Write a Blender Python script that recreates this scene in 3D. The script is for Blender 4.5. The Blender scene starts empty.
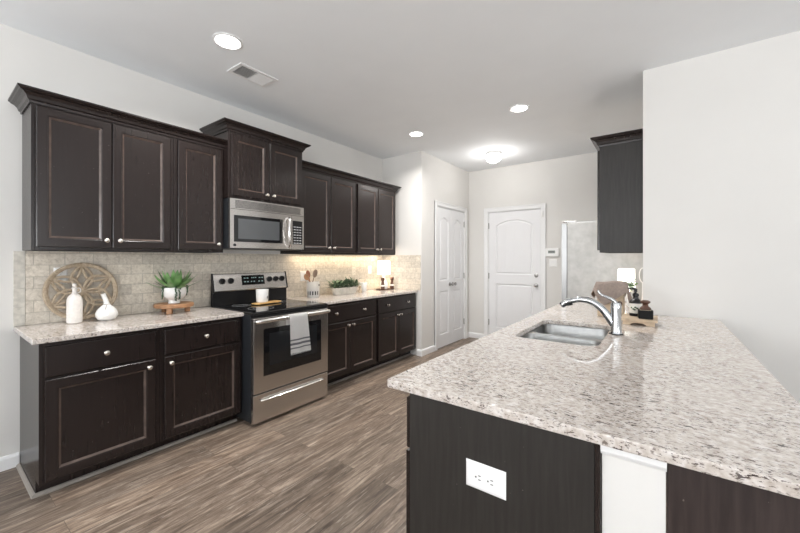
import bpy, bmesh, math, random
from mathutils import Vector, Matrix, Euler
random.seed(7)
PI = math.pi
SC = bpy.context.scene
COL = SC.collection

# ------------------------------------------------------------------ camera, world, lights, exposure
cam = bpy.data.cameras.new('camera'); cam_o = bpy.data.objects.new('camera', cam); COL.objects.link(cam_o)
cam.sensor_width = 36.0; cam.lens = 356.16 / 800 * 36
cam.shift_x = -0.57 / 800; cam.shift_y = (258.77 - 266.5) / 800
cam.clip_start = 0.02; cam.clip_end = 60
cam_o.location = (0, 0, 1.3535); cam_o.rotation_euler = (PI / 2, 0, math.radians(36.34))
SC.camera = cam_o

vs = SC.view_settings
SC.display_settings.display_device = 'sRGB'
vs.view_transform = 'Standard'; vs.look = 'None'; vs.gamma = 1.0; vs.use_curve_mapping = False
vs.exposure = 0.16
SC.cycles.use_denoising = True
SC.cycles.max_bounces = 10; SC.cycles.diffuse_bounces = 6; SC.cycles.glossy_bounces = 5
SC.cycles.sample_clamp_indirect = 6.0

world = bpy.data.worlds.new('sky'); SC.world = world; world.use_nodes = True
bgn = world.node_tree.nodes['Background']; bgn.inputs[0].default_value = (0.86, 0.93, 1.0, 1); bgn.inputs[1].default_value = 0.9

def area(name, loc, rot, sx, sy, power, color=(1, 1, 1), spread=180):
    l = bpy.data.lights.new(name, 'AREA'); l.shape = 'RECTANGLE'; l.size = sx; l.size_y = sy
    l.energy = power; l.color = color; l.spread = math.radians(spread)
    o = bpy.data.objects.new(name, l); COL.objects.link(o); o.location = loc; o.rotation_euler = rot
    return o
# added fill: unseen area lamps near the dining windows, tilted up to brighten the ceiling
area('ceiling_uplight_fill', (-1.9, -3.40, 1.5), (math.radians(146), 0, 0), 1.7, 1.5, 122, (0.95, 0.975, 1.0))
area('ceiling_uplight_fill', (1.5, -3.40, 1.5), (math.radians(146), 0, 0), 1.9, 1.5, 122, (0.95, 0.975, 1.0))
area('ceiling_uplight_fill', (4.00, 0.2, 1.5), (math.radians(146), 0, PI / 2), 1.9, 1.7, 92, (0.95, 0.975, 1.0))

# ------------------------------------------------------------------ materials
def new_mat(name):
    m = bpy.data.materials.new(name); m.use_nodes = True
    nt = m.node_tree; b = nt.nodes['Principled BSDF']
    return m, nt, b
def setp(b, **k):
    for a, v in k.items():
        n = {'col': 'Base Color', 'rough': 'Roughness', 'metal': 'Metallic', 'spec': 'Specular IOR Level', 'coat': 'Coat Weight',
             'coat_rough': 'Coat Roughness', 'trans': 'Transmission Weight', 'ior': 'IOR', 'emis': 'Emission Color', 'es': 'Emission Strength',
             'aniso': 'Anisotropic', 'sub': 'Subsurface Weight', 'alpha': 'Alpha', 'sheen': 'Sheen Weight'}[a]
        if isinstance(v, tuple) and len(v) == 3: v = (*v, 1)
        b.inputs[n].default_value = v
def tex_coords(nt, scale=(1, 1, 1), rot=(0, 0, 0), loc=(0, 0, 0), src='Object'):
    tc = nt.nodes.new('ShaderNodeTexCoord'); mp = nt.nodes.new('ShaderNodeMapping')
    mp.inputs['Scale'].default_value = scale; mp.inputs['Rotation'].default_value = rot; mp.inputs['Location'].default_value = loc
    nt.links.new(tc.outputs[src], mp.inputs['Vector']); return mp.outputs['Vector']
def noise(nt, vec, scale, detail=3, rough=0.5, dist=0.0):
    n = nt.nodes.new('ShaderNodeTexNoise'); n.inputs['Scale'].default_value = scale; n.inputs['Detail'].default_value = detail
    n.inputs['Roughness'].default_value = rough; n.inputs['Distortion'].default_value = dist
    nt.links.new(vec, n.inputs['Vector']); return n.outputs['Fac']
def ramp(nt, fac, stops, interp='LINEAR'):
    r = nt.nodes.new('ShaderNodeValToRGB'); r.color_ramp.interpolation = interp
    cr = r.color_ramp
    while len(cr.elements) < len(stops): cr.elements.new(0.5)
    for e, (p, c) in zip(cr.elements, stops):
        e.position = p; e.color = (*c, 1) if len(c) == 3 else c
    nt.links.new(fac, r.inputs['Fac']); return r.outputs['Color']
def mix(nt, fac, a, b, mode='MIX'):
    m = nt.nodes.new('ShaderNodeMix'); m.data_type = 'RGBA'; m.blend_type = mode
    for s, v in ((m.inputs[0], fac), (m.inputs[6], a), (m.inputs[7], b)):
        if hasattr(v, 'node'): nt.links.new(v, s)
        elif isinstance(v, tuple): s.default_value = (*v, 1) if len(v) == 3 else v
        else: s.default_value = v
    return m.outputs[2]
def bump(nt, b, fac, strength=0.2, dist=0.01):
    n = nt.nodes.new('ShaderNodeBump'); n.inputs['Strength'].default_value = strength; n.inputs['Distance'].default_value = dist
    nt.links.new(fac, n.inputs['Height']); nt.links.new(n.outputs['Normal'], b.inputs['Normal'])
def simple(name, col, rough=0.5, var=0.06, scale=12, bumps=0.0, **k):
    m, nt, b = new_mat(name); setp(b, rough=rough, **k)
    v = tex_coords(nt); f = noise(nt, v, scale, 3)
    lo = tuple(max(0, c * (1 - var)) for c in col); hi = tuple(min(1, c * (1 + var)) for c in col)
    nt.links.new(ramp(nt, f, [(0.3, lo), (0.7, hi)]), b.inputs['Base Color'])
    if bumps: bump(nt, b, noise(nt, v, scale * 8, 4), bumps, 0.003)
    return m
def emissive(name, col, strength, base=(0.9, 0.9, 0.9)):
    m, nt, b = new_mat(name); setp(b, col=base, rough=0.4, emis=col, es=strength); return m

M = {}
M['wall'] = simple('wall_paint', (0.715, 0.70, 0.675), 0.7, 0.012, 3, 0.03)
M['ceiling'] = simple('ceiling_paint', (0.86, 0.88, 0.90), 0.8, 0.012, 3, 0.03)
M['trim'] = simple('white_trim_paint', (0.82, 0.82, 0.82), 0.35, 0.01, 5)
M['door'] = simple('white_door_paint', (0.80, 0.80, 0.81), 0.4, 0.01, 5)
M['white_plastic'] = simple('white_plastic', (0.86, 0.86, 0.85), 0.35, 0.01, 10)
M['ivory_plastic'] = simple('ivory_plastic', (0.74, 0.69, 0.60), 0.35, 0.01, 10)
M['ceramic'] = simple('white_ceramic', (0.80, 0.79, 0.77), 0.28, 0.03, 20)
M['stone_ceramic'] = simple('speckled_white_stoneware', (0.74, 0.70, 0.66), 0.45, 0.06, 60, 0.05)
M['grey_ceramic'] = simple('grey_washed_pottery', (0.55, 0.52, 0.46), 0.6, 0.12, 30, 0.1)
M['black'] = simple('matte_black', (0.006, 0.006, 0.006), 0.6, 0.2, 20, spec=0.2)
M['black_plastic'] = simple('black_plastic', (0.008, 0.008, 0.009), 0.3, 0.1, 20, spec=0.35)
M['black_glass'] = simple('black_glass', (0.008, 0.008, 0.009), 0.05, 0.05, 5, spec=0.6)
M['dark_enamel'] = simple('dark_enamel', (0.02, 0.022, 0.025), 0.3, 0.05, 5)
M['nickel'] = simple('brushed_nickel', (0.72, 0.68, 0.62), 0.25, 0.04, 30, metal=1.0)
M['chrome'] = simple('chrome', (0.56, 0.57, 0.58), 0.14, 0.03, 20, metal=1.0)
M['hinge'] = simple('satin_hinge_metal', (0.38, 0.37, 0.36), 0.35, 0.05, 20, metal=1.0)
M['amber_wood'] = simple('honey_wood', (0.34, 0.175, 0.085), 0.5, 0.3, 25)
M['pale_wood'] = simple('pale_wood', (0.52, 0.40, 0.28), 0.55, 0.15, 25)
M['dark_wood'] = simple('walnut_wood', (0.085, 0.036, 0.02), 0.35, 0.3, 30)
M['taupe_cloth'] = simple('taupe_cloth', (0.27, 0.215, 0.185), 0.95, 0.12, 60, 0.3)
M['soil'] = simple('soil', (0.04, 0.03, 0.02), 0.95, 0.3, 60)
M['leaf'] = simple('succulent_leaf', (0.16, 0.30, 0.11), 0.4, 0.5, 14)
M['leaf_dark'] = simple('dark_leaf', (0.09, 0.14, 0.075), 0.5, 0.6, 30)
M['pearls'] = simple('trailing_leaf', (0.035, 0.085, 0.035), 0.5, 0.3, 30)
M['paper'] = simple('paper', (0.78, 0.76, 0.70), 0.8, 0.03, 30)
M['mark'] = simple('dark_print', (0.05, 0.05, 0.05), 0.6, 0.05, 30)
M['brush_hair'] = simple('brush_bristles', (0.55, 0.48, 0.36), 0.9, 0.2, 80)
M['metal_sink'] = simple('sink_steel', (0.55, 0.55, 0.54), 0.28, 0.05, 40, metal=1.0)
M['mug_gold'] = simple('gilded_wood', (0.55, 0.33, 0.12), 0.35, 0.3, 40)
M['gunmetal'] = simple('fridge_side_steel', (0.46, 0.46, 0.45), 0.5, 0.10, 14, 0.05, metal=0.3)
M['display'] = simple('display_glass', (0.006, 0.007, 0.008), 0.1, 0.05, 10)
M['lit_digits'] = emissive('lit_digits', (0.5, 0.8, 0.75), 0.25, (.1, .1, .1))
M['print'] = simple('button_print', (0.45, 0.45, 0.46), 0.5, 0.1, 20)

def cabinet_material(name, lo, hi, rough=0.27):
    m, nt, b = new_mat(name); setp(b, rough=rough, spec=0.42)
    v = tex_coords(nt, (9, 9, 0.7)); f = noise(nt, v, 8, 3, 0.5, 0.3)
    c = ramp(nt, f, [(0.32, lo), (0.68, hi)])
    v2 = tex_coords(nt); sp = noise(nt, v2, 90, 2, 0.5)
    c = mix(nt, ramp(nt, sp, [(0.76, (0, 0, 0)), (0.79, (1, 1, 1))]), c, (0.13, 0.11, 0.10))
    nt.links.new(c, b.inputs['Base Color'])
    return m
M['cabinet'] = cabinet_material('espresso_stained_wood', (0.0155, 0.0103, 0.0093), (0.0175, 0.0118, 0.0107))
M['routed'] = simple('rubbed_edge_painted_highlight', (0.085, 0.060, 0.050), 0.25, 0.25, 18)  # lighter brown paints in daylight highlight lines on door bevels, plus rubbed stain
M['panel'] = cabinet_material('espresso_end_panel', (0.017, 0.0145, 0.013), (0.027, 0.024, 0.021), 0.45)
M['bar_panel'] = cabinet_material('espresso_bar_panel', (0.020, 0.0125, 0.011), (0.040, 0.027, 0.024), 0.5)

def granite():
    m, nt, b = new_mat('speckled_granite'); setp(b, rough=0.06, spec=0.55)
    v = tex_coords(nt)
    base = ramp(nt, noise(nt, v, 45, 4, 0.6), [(0.32, (0.46, 0.40, 0.35)), (0.50, (0.60, 0.545, 0.50)), (0.66, (0.72, 0.685, 0.655))])
    va = tex_coords(nt, (22, 56, 56), (0, 0, 0.22)); f1 = noise(nt, va, 1.5, 5, 0.68, 0.5)
    vb = tex_coords(nt, (60, 130, 130), (0, 0, 0.22), (3, 7, 2)); f2 = noise(nt, vb, 1.4, 3, 0.6)
    cl = noise(nt, v, 5.0, 3, 0.6)
    c = mix(nt, ramp(nt, f1, [(0.56, (0, 0, 0)), (0.60, (0.45, 0.45, 0.45))]), base, (0.30, 0.235, 0.195))
    clm = ramp(nt, cl, [(0.36, (0.15, 0.15, 0.15)), (0.58, (1, 1, 1))])
    k1 = mix(nt, 1.0, ramp(nt, f1, [(0.592, (0, 0, 0)), (0.610, (1, 1, 1))]), clm, 'MULTIPLY')
    c = mix(nt, k1, c, (0.045, 0.034, 0.032))
    k = mix(nt, 1.0, ramp(nt, f2, [(0.59, (0, 0, 0)), (0.605, (0.95, 0.95, 0.95))]), clm, 'MULTIPLY')
    c = mix(nt, k, c, (0.11, 0.085, 0.075))
    nt.links.new(c, b.inputs['Base Color']); return m
M['granite'] = granite()

def floor_material():
    m, nt, b = new_mat('greige_plank_floor'); setp(b, rough=0.42, spec=0.35)
    v = tex_coords(nt, (1, 1, 1), (0, 0, PI / 2))
    br = nt.nodes.new('ShaderNodeTexBrick'); nt.links.new(v, br.inputs['Vector'])
    br.inputs['Scale'].default_value = 1.0; br.inputs['Brick Width'].default_value = 1.22; br.inputs['Row Height'].default_value = 0.178
    br.inputs['Mortar Size'].default_value = 0.0012; br.inputs['Mortar Smooth'].default_value = 0.3; br.inputs['Bias'].default_value = 0.0
    br.inputs['Color1'].default_value = (0.0, 0.0, 0.0, 1); br.inputs['Color2'].default_value = (1, 1, 1, 1); br.inputs['Mortar'].default_value = (0.5, 0.5, 0.5, 1)
    br.offset = 0.37; br.offset_frequency = 2
    sep = nt.nodes.new('ShaderNodeSeparateColor'); nt.links.new(br.outputs['Color'], sep.inputs[0])
    # grain runs along the plank; each plank shifts it
    tc = nt.nodes.new('ShaderNodeTexCoord'); mp = nt.nodes.new('ShaderNodeMapping'); mp.inputs['Scale'].default_value = (16, 1.5, 1)
    nt.links.new(tc.outputs['Object'], mp.inputs['Vector'])
    comb = nt.nodes.new('ShaderNodeCombineXYZ')
    mu = nt.nodes.new('ShaderNodeMath'); mu.operation = 'MULTIPLY'; mu.inputs[1].default_value = 37.0
    nt.links.new(sep.outputs[0], mu.inputs[0]); nt.links.new(mu.outputs[0], comb.inputs[2]); nt.links.new(mu.outputs[0], comb.inputs[1])
    ad = nt.nodes.new('ShaderNodeVectorMath'); ad.operation = 'ADD'; nt.links.new(mp.outputs[0], ad.inputs[0]); nt.links.new(comb.outputs[0], ad.inputs[1])
    g = noise(nt, ad.outputs[0], 1.6, 8, 0.74, 1.3)
    c = ramp(nt, g, [(0.30, (0.060, 0.043, 0.032)), (0.44, (0.145, 0.110, 0.086)), (0.55, (0.235, 0.186, 0.148)), (0.68, (0.43, 0.36, 0.295))])
    tone = ramp(nt, sep.outputs[0], [(0.0, (0.66, 0.645, 0.635)), (0.5, (1, 0.98, 0.96)), (1.0, (1.28, 1.22, 1.16))])
    c = mix(nt, 1.0, c, tone, 'MULTIPLY')
    mp2 = nt.nodes.new('ShaderNodeMapping'); mp2.inputs['Scale'].default_value = (60, 4, 1); nt.links.new(tc.outputs['Object'], mp2.inputs['Vector'])
    fl = noise(nt, mp2.outputs[0], 1.8, 4, 0.6, 0.6)
    c = mix(nt, ramp(nt, fl, [(0.60, (0, 0, 0)), (0.68, (0.5, 0.5, 0.5))]), c, (0.50, 0.45, 0.39))
    c = mix(nt, ramp(nt, fl, [(0.28, (0.5, 0.5, 0.5)), (0.38, (0, 0, 0))]), c, (0.06, 0.045, 0.036))
    c = mix(nt, br.outputs['Fac'], c, (0.10, 0.08, 0.065))
    nt.links.new(c, b.inputs['Base Color']); bump(nt, b, g, 0.08, 0.003)
    return m
M['floor'] = floor_material()

def tile_material(name, axis):
    m, nt, b = new_mat(name); setp(b, rough=0.42, spec=0.4)
    tc = nt.nodes.new('ShaderNodeTexCoord'); sp = nt.nodes.new('ShaderNodeSeparateXYZ'); nt.links.new(tc.outputs['Object'], sp.inputs[0])
    cb = nt.nodes.new('ShaderNodeCombineXYZ'); nt.links.new(sp.outputs[axis], cb.inputs[0])
    ad = nt.nodes.new('ShaderNodeMath'); ad.operation = 'ADD'; ad.inputs[1].default_value = -0.914; nt.links.new(sp.outputs[2], ad.inputs[0]); nt.links.new(ad.outputs[0], cb.inputs[1])
    br = nt.nodes.new('ShaderNodeTexBrick'); nt.links.new(cb.outputs[0], br.inputs['Vector'])
    br.inputs['Scale'].default_value = 1.0; br.inputs['Brick Width'].default_value = 0.155; br.inputs['Row Height'].default_value = 0.0795
    br.inputs['Mortar Size'].default_value = 0.0028; br.inputs['Mortar Smooth'].default_value = 0.6; br.offset = 0.5
    br.inputs['Color1'].default_value = (0, 0, 0, 1); br.inputs['Color2'].default_value = (1, 1, 1, 1); br.inputs['Mortar'].default_value = (0.5, 0.5, 0.5, 1)
    sc = nt.nodes.new('ShaderNodeSeparateColor'); nt.links.new(br.outputs['Color'], sc.inputs[0])
    v = tex_coords(nt); n1 = noise(nt, v, 38, 7, 0.75, 0.6)
    c = ramp(nt, n1, [(0.30, (0.42, 0.37, 0.305)), (0.46, (0.62, 0.565, 0.485)), (0.60, (0.74, 0.685, 0.60)), (0.75, (0.86, 0.82, 0.74))])
    tone = ramp(nt, sc.outputs[0], [(0, (0.86, 0.86, 0.86)), (1, (1.08, 1.07, 1.05))])
    c = mix(nt, 1.0, c, tone, 'MULTIPLY')
    c = mix(nt, br.outputs['Fac'], c, (0.44, 0.40, 0.34))
    nt.links.new(c, b.inputs['Base Color'])
    hm = nt.nodes.new('ShaderNodeMath'); hm.operation = 'MULTIPLY_ADD'; hm.inputs[1].default_value = -1.0
    nt.links.new(br.outputs['Fac'], hm.inputs[0]); nt.links.new(n1, hm.inputs[2])
    bump(nt, b, hm.outputs[0], 0.35, 0.004); return m
M['tile'] = tile_material('travertine_brick_tile', 1)
M['tile_side'] = tile_material('travertine_brick_tile_return', 0)

def steel(name, col, rough, stretch):
    m, nt, b = new_mat(name); setp(b, metal=1.0, rough=rough)
    v = tex_coords(nt, stretch); f = noise(nt, v, 6, 4, 0.6)
    setp(b, col=col, aniso=0.4); return m
M['steel'] = steel('brushed_stainless_steel', (0.60, 0.575, 0.55), 0.27, (2, 2, 20))
M['steel_bright'] = steel('polished_stainless_steel', (0.74, 0.72, 0.70), 0.20, (2, 2, 20))

M['fridge_steel'] = steel('fridge_door_steel', (0.42, 0.42, 0.42), 0.38, (2, 2, 20))
def ring_wood():
    m, nt, b = new_mat('weathered_carved_wood'); setp(b, rough=0.75)
    v = tex_coords(nt, (6, 6, 6)); f = noise(nt, v, 6, 5, 0.7, 1.0)
    nt.links.new(ramp(nt, f, [(0.3, (0.25, 0.185, 0.12)), (0.55, (0.45, 0.36, 0.26)), (0.75, (0.60, 0.51, 0.40))]), b.inputs['Base Color'])
    bump(nt, b, f, 0.3, 0.004); return m
M['ring_wood'] = ring_wood()

def striped_towel():
    m, nt, b = new_mat('white_towel_with_grey_stripes'); setp(b, rough=0.95)
    tc = nt.nodes.new('ShaderNodeTexCoord'); sp = nt.nodes.new('ShaderNodeSeparateXYZ'); nt.links.new(tc.outputs['Object'], sp.inputs[0])
    mr = nt.nodes.new('ShaderNodeMapRange'); mr.inputs[1].default_value = 0.50; mr.inputs[2].default_value = 0.90
    nt.links.new(sp.outputs[2], mr.inputs[0])
    W, G = (0.80, 0.79, 0.78), (0.20, 0.20, 0.22)
    c = ramp(nt, mr.outputs[0], [(0.0, W), (0.20, G), (0.228, W), (0.28, G), (0.325, W), (0.375, G), (0.403, W)], 'CONSTANT')
    n = noise(nt, tex_coords(nt), 160, 2)
    c = mix(nt, 1.0, c, ramp(nt, n, [(0.3, (0.93, 0.93, 0.93)), (0.7, (1, 1, 1))]), 'MULTIPLY')
    nt.links.new(c, b.inputs['Base Color']); bump(nt, b, n, 0.3, 0.002); return m
M['towel'] = striped_towel()

def clear_glass():
    m, nt, b = new_mat('clear_glass'); setp(b, col=(0.95, 0.97, 0.96), rough=0.03, trans=1.0, ior=1.45); return m
M['glass'] = clear_glass()
M['lamp_glow'] = emissive('frosted_lamp_lens', (1.0, 0.98, 0.95), 9.0)
M['dome_glow'] = emissive('frosted_dome_glass', (1.0, 0.98, 0.95), 7.0)
M['shade_glow'] = emissive('lit_fabric_shade', (1.0, 0.95, 0.86), 1.5)
M['strip_glow'] = emissive('warm_light_strip', (1.0, 0.80, 0.55), 2.0)

# ------------------------------------------------------------------ mesh helpers
def link(name, bm, mat, parent=None, smooth=False, bevel=0.0, angle=40):
    bmesh.ops.recalc_face_normals(bm, faces=bm.faces[:])
    me = bpy.data.meshes.new(name); bm.to_mesh(me); bm.free()
    me.materials.append(M[mat] if isinstance(mat, str) else mat)
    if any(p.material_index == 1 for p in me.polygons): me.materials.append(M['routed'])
    if smooth:
        me.polygons.foreach_set('use_smooth', [True] * len(me.polygons))
        try: me.set_sharp_from_angle(angle=math.radians(angle))
        except Exception: pass
    o = bpy.data.objects.new(name, me); COL.objects.link(o)
    if parent: o.parent = parent
    if bevel:
        md = o.modifiers.new('bevel', 'BEVEL'); md.width = bevel; md.segments = 2; md.limit_method = 'ANGLE'; md.angle_limit = math.radians(50)
    return o
def thing(name, label, cat, loc=(0, 0, 0), rz=0.0, group=None):
    o = bpy.data.objects.new(name, None); COL.objects.link(o); o.empty_display_size = 0.05
    o.location = loc; o.rotation_euler = (0, 0, rz); o['label'] = label; o['category'] = cat
    if group: o['group'] = group
    return o
def tag(o, label, cat, group=None):
    o['label'] = label; o['category'] = cat
    if group: o['group'] = group
    return o
def struct(o): o['kind'] = 'structure'; return o
def NB(): return bmesh.new()
def box(bm, x0, x1, y0, y1, z0, z1):
    v = [bm.verts.new(p) for p in ((x0, y0, z0), (x1, y0, z0), (x1, y1, z0), (x0, y1, z0), (x0, y0, z1), (x1, y0, z1), (x1, y1, z1), (x0, y1, z1))]
    for f in ((0, 3, 2, 1), (4, 5, 6, 7), (0, 1, 5, 4), (1, 2, 6, 5), (2, 3, 7, 6), (3, 0, 4, 7)): bm.faces.new([v[i] for i in f])
    return bm
def bx(*a): return box(NB(), *a)
def loft(bm, rings, cap0=True, cap1=True, closed=True):
    vr = [[bm.verts.new(p) for p in r] for r in rings]; n = len(vr[0])
    for a, b in zip(vr, vr[1:]):
        for i in range(n if closed else n - 1):
            j = (i + 1) % n
            try: bm.faces.new((a[i], a[j], b[j], b[i]))
            except ValueError: pass
    if cap0: bm.faces.new(vr[0][::-1])
    if cap1: bm.faces.new(vr[-1])
    return vr
def lathe(bm, prof, c=(0, 0, 0), n=32, axis='z', cap=True, sx=1.0):
    rings = []
    for r, h in prof:
        ring = []
        for i in range(n):
            a = 2 * PI * i / n; x, y = r * math.cos(a) * sx, r * math.sin(a)
            if axis == 'z': p = (c[0] + x, c[1] + y, c[2] + h)
            elif axis == 'y': p = (c[0] + x, c[1] - h, c[2] + y)      # h grows toward -y
            else: p = (c[0] + h, c[1] + x, c[2] + y)
            ring.append(p)
        rings.append(ring)
    loft(bm, rings, cap, cap); return bm
def tube(bm, pts, rad, n=12, cap=True, flat=1.0):
    pts = [Vector(p) for p in pts]; m = len(pts)
    if not isinstance(rad, (list, tuple)): rad = [rad] * m
    tang = [(pts[min(i + 1, m - 1)] - pts[max(i - 1, 0)]).normalized() for i in range(m)]
    up = Vector((0, 0, 1)) if abs(tang[0].z) < 0.9 else Vector((1, 0, 0))
    nrm = (up - tang[0] * up.dot(tang[0])).normalized(); rings = []
    for i in range(m):
        nrm = (nrm - tang[i] * nrm.dot(tang[i])).normalized(); bn = tang[i].cross(nrm)
        rings.append([pts[i] + (nrm * math.cos(2 * PI * k / n) * flat + bn * math.sin(2 * PI * k / n)) * rad[i] for k in range(n)])
    loft(bm, rings, cap, cap); return bm
def smooth_path(ctrl, n=8):
    P = [Vector(p) for p in ctrl]; P = [P[0] * 2 - P[1]] + P + [P[-1] * 2 - P[-2]]; out = []
    for i in range(1, len(P) - 2):
        for k in range(n):
            t = k / n; a, b, c, d = P[i - 1], P[i], P[i + 1], P[i + 2]
            out.append(0.5 * ((2 * b) + (c - a) * t + (2 * a - 5 * b + 4 * c - d) * t * t + (3 * b - a - 3 * c + d) * t ** 3))
    out.append(P[-2]); return out
def rrect(cx, cy, w, h, r, seg=6):
    pts = []
    for qx, qy, a0 in ((1, 1, 0), (-1, 1, PI / 2), (-1, -1, PI), (1, -1, 3 * PI / 2)):
        for k in range(seg + 1):
            a = a0 + PI / 2 * k / seg
            pts.append((cx + qx * (w / 2 - r) + r * math.cos(a), cy + qy * (h / 2 - r) + r * math.sin(a)))
    return pts
def sphere(bm, c, r, sx=1, sy=1, sz=1, u=20, v=12):
    bmesh.ops.create_uvsphere(bm, u_segments=u, v_segments=v, radius=r, matrix=Matrix.Translation(c) @ Matrix.Diagonal((sx, sy, sz, 1))); return bm
def slab(bm, loops, z0, z1):
    """flat plate from outline loops (outer first, then holes), between two heights"""
    n_e = []
    for lp in loops:
        vs_ = [bm.verts.new((x, y, z0)) for x, y in lp]
        n_e += [bm.edges.new((vs_[i], vs_[(i + 1) % len(vs_)])) for i in range(len(vs_))]
    g = bmesh.ops.triangle_fill(bm, use_beauty=True, use_dissolve=False, edges=n_e)
    fs = [f for f in g['geom'] if isinstance(f, bmesh.types.BMFace)]
    ex = bmesh.ops.extrude_face_region(bm, geom=fs)
    for v in [e for e in ex['geom'] if isinstance(e, bmesh.types.BMVert)]: v.co.z = z1
    return bm
def sweep_profile(bm, path, prof):
    """mitred sweep of profile (outward offset, z) along a flat open polyline; outward is to the right of travel"""
    P = [Vector(p) for p in path]; n = len(P); nr = []
    for i in range(n - 1):
        d = (P[i + 1] - P[i]).normalized(); nr.append(Vector((d.y, -d.x)))
    rings = []
    for i in range(n):
        if i == 0: m = nr[0]
        elif i == n - 1: m = nr[-1]
        else: s = nr[i - 1] + nr[i]; m = s / (s.length_squared / 2) if s.length > 1e-6 else nr[i]
        rings.append([(P[i].x + m.x * o, P[i].y + m.y * o, z) for o, z in prof])
    loft(bm, rings); return bm

# ------------------------------------------------------------------ main dimensions
WX = -3.40; YJ = 4.16; JX = -2.70; YF = 5.668; CH = 2.8535
XL, YN, XR, YE, YW, WE = -0.815, 1.0187, 0.337, 4.641, 3.439, -0.126
TOP, TH = 0.914, 0.030
BACK, EAST, WEST = -3.5, 4.1, WX

# ------------------------------------------------------------------ the setting
struct(link('floor', bx(-3.55, EAST + .1, BACK - .1, YF + .1, -0.05, 0), 'floor'))
struct(link('ceiling', bx(-3.55, EAST + .1, BACK - .1, YF + .1, CH, CH + .05), 'ceiling'))
struct(link('wall_left', bx(WX - .12, WX, BACK, YJ + .1, 0, CH), 'wall'))
struct(link('wall_pantry', bx(WX, JX, YJ, YJ + .1, 0, CH), 'wall'))
PY0, PY1, PZ = 4.575, 5.485, 2.145                                     # pantry doorway
b = NB(); box(b, JX - .1, JX, YJ + .1, PY0, 0, CH); box(b, JX - .1, JX, PY1, YF, 0, CH); box(b, JX - .1, JX, PY0, PY1, PZ, CH)
struct(link('wall_pantry_front', b, 'wall'))
DX0, DX1, DZ = -2.350, -1.495, 2.130                                   # doorway in the far wall
b = NB(); box(b, -3.5, DX0, YF, YF + .1, 0, CH); box(b, DX1, WE + .1, YF, YF + .1, 0, CH); box(b, DX0, DX1, YF, YF + .1, DZ, CH)
struct(link('wall_far', b, 'wall'))
struct(link('wall_right', bx(WE, EAST, YW, YW + .12, 0, CH), 'wall'))
struct(link('wall_kitchen_right', bx(WE, WE + .12, YW + .12, YF, 0, CH), 'wall'))
struct(link('wall_peninsula', bx(WE + .001, 0.006, YN + .022, YW - .001, 0, TOP - TH - .002), 'wall'))
# dining side behind the camera, with its windows
def wall_windows(name, axis, at, th, lo, hi, holes):
    b = NB(); xs = lo
    for (a, c, z0, z1) in holes:
        for (s, e, p, q) in ((xs, a, 0, CH), (a, c, 0, z0), (a, c, z1, CH)):
            if axis == 'y': box(b, s, e, at - th, at, p, q)
            else: box(b, at, at + th, s, e, p, q)
        xs = c
    if axis == 'y': box(b, xs, hi, at - th, at, 0, CH)
    else: box(b, at, at + th, xs, hi, 0, CH)
    return struct(link(name, b, 'wall'))
wall_windows('wall_back', 'y', BACK, .12, WX - .1, EAST + .1, [(-2.75, -1.05, .75, 2.25), (0.55, 2.45, .75, 2.25)])
wall_windows('wall_dining', 'x', EAST, .12, BACK, YW, [(-0.75, 1.15, .65, 2.35)])
def window(name, axis, at, a, c, z0, z1):
    b = NB()
    for s, e, p, q in ((a, a + .05, z0, z1), (c - .05, c, z0, z1), (a, c, z0, z0 + .05), (a, c, z1 - .05, z1), ((a + c) / 2 - .02, (a + c) / 2 + .02, z0, z1), (a, c, (z0 + z1) / 2 - .02, (z0 + z1) / 2 + .02)):
        if axis == 'y': box(b, s, e, at - .09, at - .05, p, q)
        else: box(b, at + .05, at + .09, s, e, p, q)
    struct(link(name, b, 'trim'))
window('window_1', 'y', BACK, -2.75, -1.05, .75, 2.25); window('window_2', 'y', BACK, 0.55, 2.45, .75, 2.25); window('window_3', 'x', EAST, -0.75, 1.15, .65, 2.35)

BBP = [(0.0, 0.0), (0.014, 0.0), (0.014, 0.070), (0.008, 0.084), (0.0, 0.088)]
def baseboard(name, path): struct(link(name, sweep_profile(NB(), path, BBP), 'trim'))
baseboard('baseboard_left', [(WX, BACK), (WX, 0.399)])
baseboard('baseboard_pantry', [(-2.768, YJ), (JX, YJ), (JX, PY0 - .075)])
baseboard('baseboard_far', [(JX, PY1 + .075), (JX, YF), (DX0 - .075, YF)])
baseboard('baseboard_entry', [(DX1 + .075, YF), (-1.02, YF)])
baseboard('baseboard_right', [(0.0, YW), (EAST, YW)])
baseboard('baseboard_back', [(EAST, BACK), (WX, BACK)])
# shoe mould round the foot of the cabinets
SHOE = [(0.0, 0.0), (0.018, 0.0), (0.016, 0.009), (0.009, 0.016), (0.0, 0.018)]
struct(link('trim_1', sweep_profile(NB(), [(WX + .015, .4005), (WX + .523, .4005), (WX + .523, 1.586)], SHOE), simple('grey_shoe_mould', (0.30, 0.27, 0.24), .4)))
struct(link('trim_2', sweep_profile(NB(), [(WX + .523, 2.392), (WX + .523, 4.144)], SHOE), bpy.data.materials['grey_shoe_mould']))

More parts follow.
